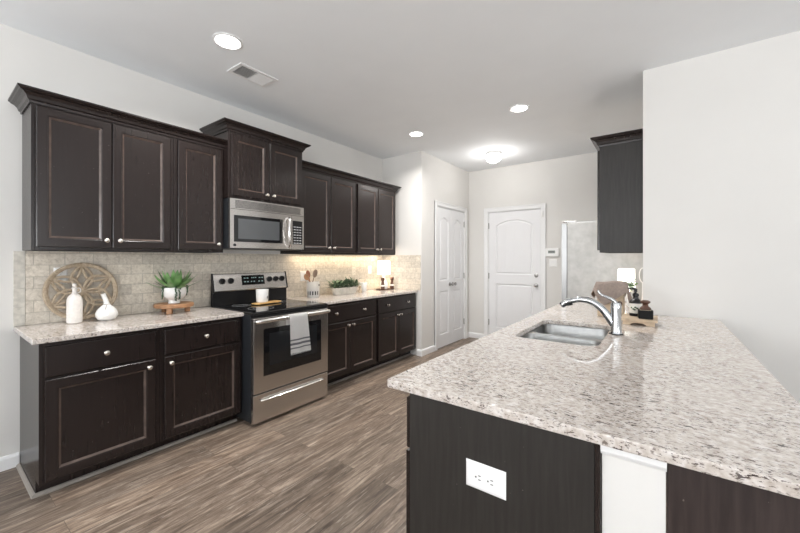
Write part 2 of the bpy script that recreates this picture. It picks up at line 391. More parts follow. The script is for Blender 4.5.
# door casings
def casing(name, kind, a, c, zt, at):
    w, t = .068, .016
    prof = lambda b, s, e, p, q: (box(b, at, at + t, s, e, p, q) if kind == 'x' else box(b, s, e, at - t, at, p, q))
    b = NB(); prof(b, a - w, a, 0, zt + w); prof(b, c, c + w, 0, zt + w); prof(b, a, c, zt, zt + w)
    # raised outer bead
    t2 = .022
    p2 = lambda b, s, e, p, q: (box(b, at, at + t2, s, e, p, q) if kind == 'x' else box(b, s, e, at - t2, at, p, q))
    p2(b, a - w, a - w + .016, 0, zt + w); p2(b, c + w - .016, c + w, 0, zt + w); p2(b, a - w + .016, c + w - .016, zt + w - .016, zt + w)
    # jambs in the doorway
    if kind == 'x': box(b, at - .1, at, a, a + .012, 0, zt); box(b, at - .1, at, c - .012, c, 0, zt); box(b, at - .1, at, a + .012, c - .012, zt - .012, zt)
    else: box(b, a, a + .012, at, at + .1, 0, zt); box(b, c - .012, c, at, at + .1, 0, zt); box(b, a + .012, c - .012, at, at + .1, zt - .012, zt)
    return struct(link(name, b, 'trim', bevel=.003))
casing('trim_3', 'x', PY0, PY1, PZ, JX)
casing('trim_4', 'y', DX0, DX1, DZ, YF)

def arch_outline(x0, x1, z0, z1, rise, n=14):
    pts = [(x0, z0), (x1, z0), (x1, z1 - rise)]
    for k in range(1, n):
        t = k / n; x = x1 + (x0 - x1) * t; pts.append((x, z1 - rise + rise * math.sin(PI * t) ** 0.8 if rise else z1))
    pts.append((x0, z1 - rise)); return pts
def inset(pts, d):
    n = len(pts); out = []; P = [Vector(p) for p in pts]
    for i in range(n):
        a = (P[i] - P[i - 1]).normalized(); c = (P[(i + 1) % n] - P[i]).normalized()
        na, nc = Vector((-a.y, a.x)), Vector((-c.y, c.x)); s = na + nc; m = s / max(s.length_squared / 2, .4)
        out.append((P[i].x + m.x * d, P[i].y + m.y * d))
    return out
def moulded_leaf(w, z0, z1, panels, t=.035, planked=False):
    """door leaf: front face at y=-t/2 local, x 0..w; panels = outlines sunk into the face"""
    b = NB(); yf = -t
    loops = [[(0, z0), (w, z0), (w, z1), (0, z1)]] + panels; ee = []; rings = []
    for lp in loops:
        v = [b.verts.new((x, yf, z)) for x, z in lp]; rings.append(v)
        ee += [b.edges.new((v[i], v[(i + 1) % len(v)])) for i in range(len(v))]
    bmesh.ops.triangle_fill(b, use_beauty=True, use_dissolve=False, edges=ee)
    for v, lp in zip(rings[1:], panels):
        prev = v
        for d, y in ((.010, yf + .013), (.020, yf + .013), (.036, yf + .003)):
            nv = [b.verts.new((x, y, z)) for x, z in inset(lp, d)]
            for i in range(len(nv)):
                j = (i + 1) % len(nv); b.faces.new((prev[i], prev[j], nv[j], nv[i]))
            prev = nv
        b.faces.new(prev)
        if planked:
            xs = [p[0] for p in lp]; zs = [p[1] for p in lp]; x0, x1 = min(xs) + .04, max(xs) - .04
            for k in range(1, 4):
                x = x0 + (x1 - x0) * k / 4; box(b, x - .0025, x + .0025, yf + .0005, yf + .004, min(zs) + .04, max(zs) - (.10 if len(lp) > 5 else .04))
    o = rings[0]; bk = [b.verts.new((v.co.x, 0, v.co.z)) for v in o]
    for i in range(4): b.faces.new((o[i], bk[i], bk[(i + 1) % 4], o[(i + 1) % 4]))
    b.faces.new(bk); return b
def door_knob(parent, x, z, y, name='knob', deadbolt=False):
    b = NB()
    if deadbolt: lathe(b, [(.030, 0), (.030, .008), (.022, .014), (.010, .016)], (x, y, z), 24, 'y')
    else: lathe(b, [(.031, 0), (.031, .006), (.014, .010), (.011, .030), (.020, .038), (.027, .050), (.025, .062), (.012, .068)], (x, y, z), 24, 'y')
    link(name, b, 'hinge', parent, True)
def hinge(parent, x, z, y):
    b = NB(); box(b, x - .009, x + .009, y - .003, y, z - .045, z + .045); lathe(b, [(.006, -.048), (.006, .048)], (x, y - .007, z), 10)
    link('hinge', b, 'hinge', parent)
# pantry pair (face +x): local x runs along world +y
d1 = thing('door_1', 'white double pantry door with arched moulded panels and two knobs', 'door', (JX - .028, PY0 + .013, 0), PI / 2); struct(d1)
lw = (PY1 - PY0 - .026 - .004) / 2
for s in (0, 1):
    x0, x1 = .085, lw - .085
    lo = arch_outline(x0, x1, .22, .90, 0); lo = [(x0, .20), (x1, .20), (x1, .86), (x0, .86)]
    hi = arch_outline(x0, x1, 1.02, 1.99, .07)
    o = link('leaf', moulded_leaf(lw, .012, PZ - .016, [lo, hi], .024), 'door', d1); o.location.x = s * (lw + .004)
    door_knob(d1, lw - .045 if s == 0 else lw + .049, .955, -.024)
    for z in (.30, 1.07, 1.93): hinge(d1, -.004 if s == 0 else 2 * lw + .008, z, -.024)
# entry door in the far wall (face -y)
d2 = thing('door_2', 'white panelled entry door with arched upper panel, knob and deadbolt', 'door', (DX0 + .014, YF + .034, 0), 0); struct(d2)
dw = DX1 - DX0 - .028
link('leaf', moulded_leaf(dw, .012, DZ - .016, [[(.115, .22), (dw - .115, .22), (dw - .115, .945), (.115, .945)], arch_outline(.115, dw - .115, 1.10, 1.985, .09)], .03, True), 'door', d2)
door_knob(d2, dw - .062, .945, -.030); door_knob(d2, dw - .062, 1.095, -.030, 'deadbolt', True)
for z in (.30, 1.07, 1.90): hinge(d2, -.004, z, -.030)
b = NB(); box(b, DX1 + .004, DX1 + .030, YF - .040, YF - .0225, 1.99, 2.08)
tag(link('door_sensor', b, 'white_plastic', bevel=.003), 'small white contact sensor at the top corner of the entry door frame', 'sensor')

# ------------------------------------------------------------------ cabinets
def shaker(x0, x1, z0, z1, yb, t=.020, stile=.060):
    b = NB(); R = lambda d, y: [(x0 + d, y, z0 + d), (x1 - d, y, z0 + d), (x1 - d, y, z1 - d), (x0 + d, y, z1 - d)]
    loft(b, [R(0, yb), R(0, yb - t + .004), R(.004, yb - t), R(stile - .010, yb - t), R(stile - .007, yb - t + .002), R(stile - .003, yb - t + .002), R(stile + .008, yb - t + .012)])
    b.faces.ensure_lookup_table()
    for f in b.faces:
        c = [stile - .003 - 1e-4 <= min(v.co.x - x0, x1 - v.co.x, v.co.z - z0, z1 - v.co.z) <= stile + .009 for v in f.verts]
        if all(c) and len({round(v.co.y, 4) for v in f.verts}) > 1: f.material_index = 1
    return b
def slab_front(x0, x1, z0, z1, yb, t=.020):
    b = NB(); R = lambda d, y: [(x0 + d, y, z0 + d), (x1 - d, y, z0 + d), (x1 - d, y, z1 - d), (x0 + d, y, z1 - d)]
    loft(b, [R(0, yb), R(0, yb - t + .007), R(.003, yb - t + .003), R(.008, yb - t)]); return b
def knob(parent, x, y, z):
    b = lathe(NB(), [(.009, 0), (.006, .003), (.005, .012), (.011, .017), (.0145, .021), (.0145, .025), (.009, .029)], (x, y, z), 20, 'y')
    link('knob', b, 'nickel', parent, True)
def base_cabinet(label, loc, rz, W, D, doors, drawers, end_left=False, end_right=False, name='base_cabinet', group=None, mat='cabinet'):
    """front faces local -y; doors: (x0,x1,knob x), drawers: (x0,x1,[knob xs])"""
    t = thing(name, label, 'cabinet', loc, rz, group)
    b = NB(); H = TOP - TH - .001
    def side(xa, xb):
        r = [[(x, 0, 0), (x, -(D - .09), 0), (x, -(D - .09), .09), (x, -D, .09), (x, -D, H), (x, 0, H)] for x in (xa, xb)]; loft(b, r)
    side(0, .018); side(W - .018, W)
    box(b, .018, W - .018, -D + .018, 0, .10, .118)                         # deck
    box(b, .018, W - .018, -.012, 0, .118, H)                               # back
    box(b, .018, W - .018, -(D - .09), -(D - .105), 0, .10)                 # toe board
    ys = (-D, -D + .018)
    box(b, .018, .045, *ys, .09, H); box(b, W - .045, W - .018, *ys, .09, H)
    box(b, .045, W - .045, *ys, H - .035, H); box(b, .045, W - .045, *ys, .09, .118); box(b, .045, W - .045, *ys, .660, .695)
    link('carcass', b, mat, t, bevel=.0015)
    for x0, x1, kx in doors:
        d = link('door', shaker(x0, x1, .105, .673, -D), 'cabinet', t); knob(d, kx, -D - .02, .628)
    for x0, x1, ks in drawers:
        d = link('drawer_front', slab_front(x0, x1, .685, .862, -D), 'cabinet', t)
        for k in ks: knob(d, k, -D - .02, .775)
    return t
def wall_cabinet(label, loc, rz, W, D, z0, z1, dz0, dz1, doors, knob_dz=.05, mat='cabinet', mullion=None):
    t = thing('wall_cabinet', label, 'cabinet', loc, rz); h = z1 - z0
    b = NB()
    box(b, 0, .016, -D, 0, 0, h); box(b, W - .016, W, -D, 0, 0, h); box(b, .016, W - .016, -D + .018, -.010, .022, .038); box(b, .016, W - .016, -D + .018, -.010, h - .02, h)
    box(b, .016, W - .016, -.010, 0, 0, h); ys = (-D, -D + .018)
    box(b, .016, .040, *ys, 0, h); box(b, W - .040, W - .016, *ys, 0, h); box(b, .040, W - .040, *ys, 0, .038); box(b, .040, W - .040, *ys, h - .04, h)
    link('carcass', b, mat, t, bevel=.0015)
    for x0, x1, kx in doors:
        d = link('door', shaker(x0, x1, dz0 - z0, dz1 - z0, -D), 'cabinet', t); knob(d, kx, -D - .02, dz0 - z0 + knob_dz)
    return t
LR = PI / 2
base_cabinet('espresso base cabinet with one drawer at the free end beside the bare wall', (WX + .0015, .402, 0), LR, .588, .61, [(.022, .562, .520)], [(.022, .562, [.292])])
base_cabinet('espresso base cabinet with one drawer, directly beside the range under the potted succulent', (WX + .0015, .991, 0), LR, .594, .61, [(.025, .576, .062)], [(.025, .576, [.300])])
base_cabinet('espresso two-door base cabinet beside the range under the utensil crock and planter', (WX + .0015, 2.392, 0), LR, .897, .61, [(.022, .440, .406), (.444, .876, .478)], [(.022, .876, [.222, .660])])
base_cabinet('espresso two-door base cabinet next to the pantry wall under the lit table lamp', (WX + .0015, 3.290, 0), LR, .862, .61, [(.025, .439, .408), (.443, .839, .474)], [(.025, .839, [.205, .640])])

wall_cabinet('wide two-door espresso wall cabinet at the free end above the carved round and white bottle', (WX + .0015, .412, 1.407), LR, .782, .31, 1.407, 2.325, 1.428, 2.292, [(.020, .390, .357), (.394, .756, .432)])
wall_cabinet('single-door espresso wall cabinet above the potted succulent, beside the microwave', (WX + .0015, 1.195, 1.407), LR, .391, .31, 1.407, 2.325, 1.428, 2.292, [(.026, .371, .338)])
wall_cabinet('short raised espresso wall cabinet standing proud above the microwave', (WX + .0015, 1.590, 1.882), LR, .784, .385, 1.882, 2.475, 1.905, 2.445, [(.022, .390, .357), (.394, .762, .427)], knob_dz=.045)
wall_cabinet('two-door espresso wall cabinet next to the microwave above the utensil crock', (WX + .0015, 2.378, 1.407), LR, .872, .31, 1.407, 2.325, 1.428, 2.292, [(.022, .446, .411), (.452, .851, .486)])
wall_cabinet('two-door espresso wall cabinet at the pantry end above the lit table lamp', (WX + .0015, 3.252, 1.407), LR, .820, .31, 1.407, 2.325, 1.428, 2.292, [(.022, .412, .378), (.420, .800, .450)])
CROWN = lambda z: [(0.0, z - .078), (.006, z - .078), (.008, z - .064), (.016, z - .058), (.022, z - .040), (.036, z - .026), (.050, z - .020), (.054, z - .014), (.062, z - .010), (.062, z), (0.0, z)]
def crown(label, path, z): return tag(link('crown_moulding', sweep_profile(NB(), path, CROWN(z)), 'cabinet'), label, 'moulding', )
F1 = WX + .3125
crown('dark crown moulding along the cabinets above the succulent and carved round', [(WX + .001, .4105), (F1, .4105), (F1, 1.5885)], 2.380)
crown('dark crown moulding on the raised cabinet over the microwave', [(WX + .001, 1.5885), (WX + .3865, 1.5885), (WX + .3865, 2.3755), (WX + .001, 2.3755)], 2.538)
crown('dark crown moulding along the cabinets between microwave and pantry wall', [(F1, 2.377), (F1, 4.0735), (WX + .001, 4.0735)], 2.384)
# kitchen's other wall: one visible cabinet beside the fridge side
wall_cabinet('espresso wall cabinet seen end-on beside the tall wall edge, above the faucet', (WE - .001, 4.02, 1.407), -LR, .52, .312, 1.407, 2.330, 1.428, 2.295, [(.022, .258, .225), (.262, .498, .295)], mat='panel')
crown('dark crown moulding on the cabinet seen end-on by the tall wall edge', [(WE - .001, 4.021), (WE - .326, 4.021), (WE - .326, 3.4985), (WE - .001, 3.4985)][::-1] if 0 else [(WE - .001, 4.0215), (WE - .314, 4.0215), (WE - .314, 3.4985), (WE - .001, 3.4985)], 2.395)

# peninsula base units, doors face the range
PD = .592
pen = [(1.032, 1.93), (1.934, 2.80), (2.804, 3.70), (3.704, 4.630)]
plab = ['dark peninsula base cabinet whose flat end panel faces the camera below the outlet', 'peninsula sink base cabinet below the double-bowl sink',
        'peninsula base cabinet between the sink base and the fridge-side unit', 'peninsula base cabinet standing against the refrigerator']
for i, ((a, c), lb) in enumerate(zip(pen, plab)):
    w = c - a
    t = base_cabinet(lb, (WE - .001, c, 0), -LR, w, PD, [(.022, w / 2 - .002, w / 2 - .035), (w / 2 + .002, w - (.022 if i else .003), w / 2 + .035)], [(.022, w - (.022 if i else .003), [w * .28, w * .72])], mat='panel')
    if i == 0:
        # finished end panel covering the unit, on the side away from the sink
        link('end_panel', bx(w, w + .006, -PD + .008, -.014, .0, TOP - TH - .002), 'panel', t)
        link('end_filler', bx(w, w + .004, -.012, -.001, .0, TOP - TH - .002), 'cabinet', t)
# bar-side support panel under the overhang
tag(link('bar_support_panel', bx(.0085, XR - .02, 1.040, 1.064, 0, TOP - TH - .001), 'bar_panel', bevel=.002), 'dark grained upright panel under the granite overhang beside the white stub wall', 'panel')
# painted cap moulding under the granite at the stub wall's end
b = sweep_profile(NB(), [(WE - .001, YN + .0215), (0.008, YN + .0215)], [(0, .858), (.006, .858), (.012, .868), (.014, .8825), (0, .8825)])
struct(link('trim_5', b, 'trim'))

# ------------------------------------------------------------------ worktops and backsplash
def worktop(name, label, loops):
    b = slab(NB(), loops, TOP - TH, TOP); bmesh.ops.dissolve_limit(b, angle_limit=.01, verts=b.verts[:], edges=b.edges[:])
    return tag(link(name, b, 'granite', bevel=.004), label, 'countertop')
worktop('granite_countertop', 'speckled granite countertop carrying the succulent, bottle and carved round', [[(WX + .011, .3715), (WX + .644, .3715), (WX + .644, 1.588), (WX + .011, 1.588)]])
worktop('granite_countertop', 'speckled granite countertop carrying the crock, planter and table lamp', [[(WX + .011, 2.390), (WX + .644, 2.390), (WX + .644, YJ - .011), (WX + .011, YJ - .011)]])
def corner(cx, cy, r, a0, a1, n=6): return [(cx + r * math.cos(a0 + (a1 - a0) * k / n), cy + r * math.sin(a0 + (a1 - a0) * k / n)) for k in range(n + 1)]
SX0, SX1, SY0, SY1 = -0.688, -0.262, 2.005, 2.715
SM = 2.325
outer = corner(XL + .012, YN + .012, .012, PI, 1.5 * PI) + [(XR, YN)] + [(XR, YW - .03)] + [(XR - .03, YW - .001)] + [(WE - .001, YW - .001), (WE - .001, YE - .002), (XL, YE - .002)]
def sink_outline():
    # right-hand bowl is a little shorter front to back, as seen from above
    pts = rrect((SX0 + SX1) / 2, (SY0 + SY1) / 2, SX1 - SX0, SY1 - SY0, .075, 8); return pts
worktop('granite_peninsula_countertop', 'large polished granite peninsula top with a sink cut-out and bar overhang', [outer, sink_outline()[::-1]])

b = NB(); box(b, WX + .0005, WX + .010, .4265, YJ - .001, TOP - .001, 1.4055)
bso = tag(link('tile_backsplash', b, 'tile'), 'beige travertine brick-tile backsplash along the range wall', 'backsplash')
b = NB()
for k in range(4): box(b, WX + .0005, WX + .011, .3725, .4245, TOP + .001 + k * .1225, min(TOP - .001 + (k + 1) * .1225, 1.4055))
link('cut_edge_tiles', b, simple('pale_edge_tile', (0.58, 0.55, 0.49), .42, .16, 34), bso, bevel=.001)
b = NB(); box(b, WX + .0115, JX - .012, YJ - .010, YJ - .0005, TOP + .001, 1.4055)
tag(link('tile_backsplash', b, 'tile_side'), 'narrow tiled backsplash return on the side of the pantry wall', 'backsplash')

# ------------------------------------------------------------------ sink and faucet
sk = thing('double_bowl_sink', 'undermount stainless double-bowl sink set in the granite peninsula', 'sink', (0, 0, 0))
def bowl(x0, x1, y0, y1, zt, depth, r=.07):
    cx, cy = (x0 + x1) / 2, (y0 + y1) / 2; w, h = x1 - x0, y1 - y0; b = NB(); rg = []
    for d, z in ((0, zt), (.004, zt - .01), (.010, zt - depth + .04), (.018, zt - depth + .018), (.040, zt - depth + .003), (.075, zt - depth)):
        rg.append([(x, y, z) for x, y in rrect(cx, cy, w - 2 * d, h - 2 * d, max(r - d * .5, .012), 8)])
    v = loft(b, rg, False, True)
    g = bmesh.ops.solidify(b, geom=b.faces[:], thickness=-.0015)
    return b
zt = TOP - TH - .001
link('bowl', bowl(SX0 - .004, SX1 + .004, SY0 - .004, SM - .012, zt, .19), 'metal_sink', sk, True)
link('bowl', bowl(SX0 - .004, SX1 + .004, SM + .012, SY1 + .004, zt, .20), 'metal_sink', sk, True)
for cy in ((SY0 + SM) / 2, (SM + SY1) / 2):
    link('drain', lathe(NB(), [(.045, 0), (.042, .003), (.030, .001), (.012, .0015)], ((SX0 + SX1) / 2, cy, zt - (.190 if cy < SM else .200) + .0005), 28), 'chrome', sk, True)
b = slab(NB(), [rrect((SX0 + SX1) / 2, (SY0 + SY1) / 2, SX1 - SX0 + .018, SY1 - SY0 + .018, .08, 8), rrect((SX0 + SX1) / 2, (SY0 - .004 + SM - .012) / 2, SX1 - SX0 + .008, SM - .012 - SY0 + .004, .07, 8)[::-1], rrect((SX0 + SX1) / 2, (SM + .012 + SY1 + .004) / 2, SX1 - SX0 + .008, SY1 + .004 - SM - .012, .07, 8)[::-1]], zt - .0025, zt - .0005)
link('rim', b, 'metal_sink', sk)

FX, FY = -0.219, 2.42
fc = thing('kitchen_faucet', 'chrome single-handle pull-out faucet standing behind the sink', 'faucet', (FX, FY, TOP))
link('body', lathe(NB(), [(.034, .0005), (.034, .006), (.031, .010), (.029, .020), (.0275, .10), (.028, .150), (.0275, .172), (.022, .184), (.010, .188)], (0, 0, 0), 36), 'chrome', fc, True)
link('base_ring', lathe(NB(), [(.0360, 0), (.0360, .004), (.0350, .006), (.0345, .006)], (0, 0, .0002), 36), 'black', fc, True)
p = smooth_path([(-.012, 0, .055), (-.040, 0, .100), (-.080, 0, .150), (-.130, 0, .182), (-.190, 0, .190), (-.240, 0, .178)], 8)
link('spout', tube(NB(), p, [.023 - .006 * i / (len(p) - 1) for i in range(len(p))], 20), 'chrome', fc, True)
p = smooth_path([(-.236, 0, .180), (-.260, 0, .171), (-.284, 0, .156), (-.296, 0, .143)], 5)
hd = link('spray_head', tube(NB(), p, [.0180, .0185, .0192, .020, .0205, .021, .0212, .021, .0205, .020, .020, .020, .020, .0195, .019, .018][:len(p)], 20), 'chrome', fc, True)
link('spray_button', tube(NB(), [(-.232, 0, .158), (-.262, 0, .150)], .006, 10), 'black_plastic', hd, True)
p = smooth_path([(.0, 0, .180), (-.018, -.004, .200), (-.046, -.010, .214), (-.076, -.012, .228), (-.092, -.012, .252)], 6)
link('lever_handle', tube(NB(), p, [.021 - .011 * (i / (len(p) - 1)) for i in range(len(p))], 14, True, .6), 'chrome', fc, True)

# ------------------------------------------------------------------ range
RG = thing('electric_range', 'stainless steel electric range with black glass cooktop and oven door', 'range', (WX + .013, 1.5900, 0), LR)
RW = .7900; RD = .720
link('side_panels', bx(0, RW, -RD, -.07, .03, .898), 'dark_enamel', RG, bevel=.002)
for x in (.05, RW - .05):
    for y in (-.66, -.08): link('foot', lathe(NB(), [(.018, 0), (.014, .03)], (x, y, 0), 12), 'black_plastic', RG)
link('cooktop_frame', bx(-.0, RW, -RD - .038, -.0725, .898, .918), 'black_plastic', RG, bevel=.006)
link('front_band', bx(.002, RW - .002, -RD - .032, -RD + .0, .876, .898), 'black_plastic', RG, bevel=.004)
ck = link('glass_cooktop', bx(.012, RW - .012, -RD - .022, -.100, .918, .9215), 'black_glass', RG, bevel=.001)
for x, y, r in ((.20, -.55, .105), (.56, -.55, .085), (.20, -.24, .080), (.56, -.24, .105)):
    b = NB()
    for rr in (r, r * .62): loft(b, [[(x + q * math.cos(a), y + q * math.sin(a), z) for a in [2 * PI * k / 48 for k in range(48)]] for q, z in ((rr, .9215), (rr, .9219), (rr - .002, .9219), (rr - .002, .9215))], False, False)
    link('burner_ring', b, 'print', ck)
# backguard: riser plus tilted control panel
b = NB(); loft(b, [[(x, -.072, .918), (x, -.095, .918), (x, -.095, 1.060), (x, -.072, 1.060)] for x in (.0, RW)]); link('backguard_riser', b, 'black_plastic', RG, bevel=.003)
cp = NB(); loft(cp, [[(x, -.072, 1.060), (x, -.116, 1.045), (x, -.120, 1.058), (x, -.086, 1.212), (x, -.072, 1.212)] for x in (.010, RW - .010)])
cpo = link('control_panel', cp, 'steel', RG, bevel=.004)
for x in (0.0, RW - .010):
    b = NB(); loft(b, [[(q, -.070, .920), (q, -.098, .920), (q, -.098, 1.036), (q, -.118, 1.040), (q, -.124, 1.056), (q, -.089, 1.217), (q, -.070, 1.217)] for q in (x, x + .010)]); link('end_cap', b, 'black_plastic', RG)
tilt = math.atan2(.034, .154)
def on_panel(o, x, s):                                     # s: distance up the sloping face
    o.location = (x, -.120 + s * math.sin(tilt), 1.058 + s * math.cos(tilt)); o.rotation_euler = (-tilt, 0, 0)
o = link('display', bx(-.122, .122, -.002, .003, -.048, .048), 'display', cpo, bevel=.002); on_panel(o, .400, .088)
for sx, sz, w in [(-.10, .016, .018), (-.07, .016, .018), (-.02, .018, .012), (.0, .018, .012), (.02, .018, .012), (.06, .016, .018), (.09, .016, .018), (-.10, -.02, .018), (-.07, -.02, .018), (-.03, -.02, .014), (.0, -.02, .014), (.05, -.02, .018), (.085, -.02, .018)]:
    link('indicator', bx(sx, sx + w, -.0026, -.0021, sz, sz + .009), 'lit_digits', o)
for x in (.088, .170, .580, .655, .730):
    k = link('burner_knob', lathe(NB(), [(.028, .001), (.028, .006), (.023, .010), (.021, .024), (.018, .027)], (0, 0, 0), 24, 'y'), 'black_plastic', cpo, True); on_panel(k, x, .088)
    link('pointer', bx(-.003, .003, -.031, -.012, -.019, .019), 'black', k, bevel=.001)
# oven door, drawer
od = link('oven_door', bx(.004, RW - .004, -RD - .040, -RD - .001, .262, .872), 'steel', RG, bevel=.004)
wn = link('window', bx(.092, .700, -RD - .0425, -RD - .040, .392, .778), 'black_glass', od, bevel=.001)
link('inner_window', bx(.145, .648, -RD - .0432, -RD - .0425, .470, .735), simple('tinted_oven_glass', (0.016, 0.017, 0.019), .08, .1, 4), wn)
HY = -RD - .085
b = NB(); pth = smooth_path([(.012, -RD - .045, .846), (.030, HY + .006, .850), (.10, HY, .852), (RW / 2, HY - .006, .852), (RW - .10, HY, .852), (RW - .030, HY + .006, .850), (RW - .012, -RD - .045, .846)], 5)
link('door_handle', tube(b, pth, .0165, 14, True, 1.1), 'steel_bright', od, True)
dr = link('storage_drawer', bx(.004, RW - .004, -RD - .036, -RD - .001, .022, .252), 'steel', RG, bevel=.004)
b = NB(); pth = smooth_path([(.075, -RD - .037, .200), (.11, -RD - .052, .200), (RW / 2, -RD - .058, .200), (RW - .11, -RD - .052, .200), (RW - .075, -RD - .037, .200)], 5)
link('drawer_handle', tube(b, pth, .013, 12, True, .8), 'steel_bright', dr, True)
# dish towel over the handle
def towel():
    b = NB(); x0, x1 = .290, .478; r = .0215; cz = .852; n = 22; prof = []
    L = lambda k: k
    for k in range(12): prof.append((HY - .006 + r + .004, cz - .07 + .07 * k / 11))      # back fall
    for k in range(1, 10): a = PI * k / 10; prof.append((HY - .006 + (r + .002) * math.cos(a), cz + (r + .002) * math.sin(a)))
    for k in range(22): prof.append((HY - .006 - r - .004 - .010 * k / 21, cz - .305 * k / 21))
    fr, bk = [], []
    for j in range(n + 1):
        s = j / n; col_f = []
        for i, (y, z) in enumerate(prof):
            low = max(0, (cz - z) / .3); wv = math.sin(s * PI * 3.3 + .6) * .006 * low
            x = x0 + (x1 - x0) * s + (.010 * low * (s * 2 - 1)) + .012 * low
            col_f.append((x, y + wv * (1 if i > 16 else .4) - (.003 * low), z - (.006 * s if i > 20 else 0)))
        fr.append(col_f)
    rings = []
    for cf in fr:
        rings.append(cf)
    vv = [[b.verts.new(p) for p in c] for c in rings]
    for a, c in zip(vv, vv[1:]):
        for i in range(len(a) - 1): b.faces.new((a[i], a[i + 1], c[i + 1], c[i]))
    bmesh.ops.solidify(b, geom=b.faces[:], thickness=.003)
    for k in range(30):                                                            # fringe
        x = x0 + .004 + (x1 - x0 + .012) * k / 29; tube(b, [(x, HY - .045, .548), (x + random.uniform(-.003, .003), HY - .046, .534)], .0013, 4)
    return b
tw = tag(link('dish_towel', towel(), 'towel', None, True), 'white dish towel with grey stripes hanging on the oven door handle', 'towel')
tw.location = RG.location; tw.rotation_euler = RG.rotation_euler

# ------------------------------------------------------------------ microwave
MW = thing('over_range_microwave', 'stainless over-the-range microwave mounted under the raised cabinet', 'microwave', (WX + .002, 1.5925, 1.444), LR)
MD = .385; mw = .780; mh = .435
link('housing', bx(0, mw, -MD, -.001, .0, mh), 'dark_enamel', MW, bevel=.002)
def bowed(x0, x1, z0, z1, t0, t1, bow=.016, n=14):
    b = NB(); rings = []
    for k in range(n + 1):
        x = x0 + (x1 - x0) * k / n; u = (x / mw) * 2 - 1; f = -MD - t0; y = -MD - t1 - bow * (1 - u * u)
        rings.append([(x, f, z0), (x, y, z0), (x, y, z1), (x, f, z1)])
    loft(b, rings); return b
gr = link('vent_grille', bowed(.0, mw, .345, mh - .002, .001, .026), 'steel', MW, True, angle=30)
for k in range(7): link('louvre', bowed(.045, mw - .045, .356 + k * .0098, .360 + k * .0098, .024, .0285), 'black_plastic', gr, True, angle=30)
dd = link('door', bowed(.0, .620, .004, .341, .001, .026), 'steel', MW, True, angle=30)
wn = link('window', bowed(.034, .515, .058, .290, .024, .0275), 'black_glass', dd, True, angle=30)
link('window_mesh', bowed(.070, .478, .085, .262, .026, .0285), simple('microwave_window_mesh', (0.085, 0.09, 0.095), .18, .04, 6), wn, True, angle=30)
link('badge', lathe(NB(), [(.013, 0), (.013, .002), (.010, .003)], (.040, -MD - .029, .030), 24, 'y'), 'dark_enamel', dd)
p = smooth_path([(.585, -MD - .042, .315), (.578, -MD - .070, .285), (.568, -MD - .080, .180), (.578, -MD - .070, .060), (.588, -MD - .042, .022)], 6)
link('door_handle', tube(NB(), p, .013, 12, True, .75), 'steel_bright', dd, True)
cpn = link('control_panel', bowed(.624, mw, .004, .341, .001, .026), 'steel', MW, True, angle=30)
kp = link('keypad', bowed(.636, .758, .055, .290, .024, .028), 'display', cpn, True, angle=30)
for r in range(8):
    for c in range(3):
        if r == 0: continue
        x = .646 + c * .036; z = .062 + (7 - r) * .027
        link('button', bowed(x, x + .026, z, z + .009, .026, .0287, n=2), 'print', kp)
link('underside', bx(.02, mw - .02, -MD + .02, -.02, -.003, .0), 'black_plastic', MW)

# ------------------------------------------------------------------ refrigerator
FR = thing('refrigerator', 'stainless refrigerator with textured side panel at the far end of the granite', 'refrigerator', (WE - .005, 5.55, 0), -LR)
fw = .90; fd = .795; fh = 1.795
link('case', bx(0, fw, -fd, -.02, .03, fh - .012), 'gunmetal', FR, bevel=.003)
link('top_cap', bx(.01, fw - .01, -fd, -.05, fh - .012, fh), 'hinge', FR)
def fridge_door(x0, x1, z0, z1):
    b = NB(); n = 10; rings = []
    for z in (z0, z1):
        rg = [(x0, -fd - .006, z)] + [(x0 + (x1 - x0) * k / n, -fd - .062 - .018 * math.sin(PI * k / n), z) for k in range(n + 1)] + [(x1, -fd - .006, z)]
        rings.append(rg)
    loft(b, rings); return b
for x0, x1, hx in ((.0, fw / 2 - .003, fw / 2 - .045), (fw / 2 + .003, fw, fw / 2 + .045)):
    d = link('door', fridge_door(x0, x1, .62, fh - .015), 'fridge_steel', FR, True, angle=30)
    link('handle', tube(NB(), smooth_path([(hx, -fd - .078, .80), (hx, -fd - .115, .84), (hx, -fd - .12, 1.2), (hx, -fd - .115, 1.58), (hx, -fd - .078, 1.62)], 5), .012, 10), 'steel_bright', d, True)
d = link('freezer_drawer', fridge_door(.0, fw, .08, .612), 'fridge_steel', FR, True, angle=30)
link('handle', tube(NB(), smooth_path([(.12, -fd - .078, .55), (.14, -fd - .115, .55), (fw / 2, -fd - .12, .55), (fw - .14, -fd - .115, .55), (fw - .12, -fd - .078, .55)], 5), .012, 10), 'steel_bright', d, True)
for x in (.06, fw - .06): link('hinge_cover', bx(x - .035, x + .035, -fd - .055, -fd + .10, fh, fh + .016), 'hinge', FR, bevel=.004)
link('door_gasket', bx(.006, fw - .006, -fd - .0058, -fd - .0002, .09, fh - .02), 'black_plastic', FR)
link('kick_plate', bx(.02, fw - .02, -fd, -fd + .02, .0, .03), 'black_plastic', FR)

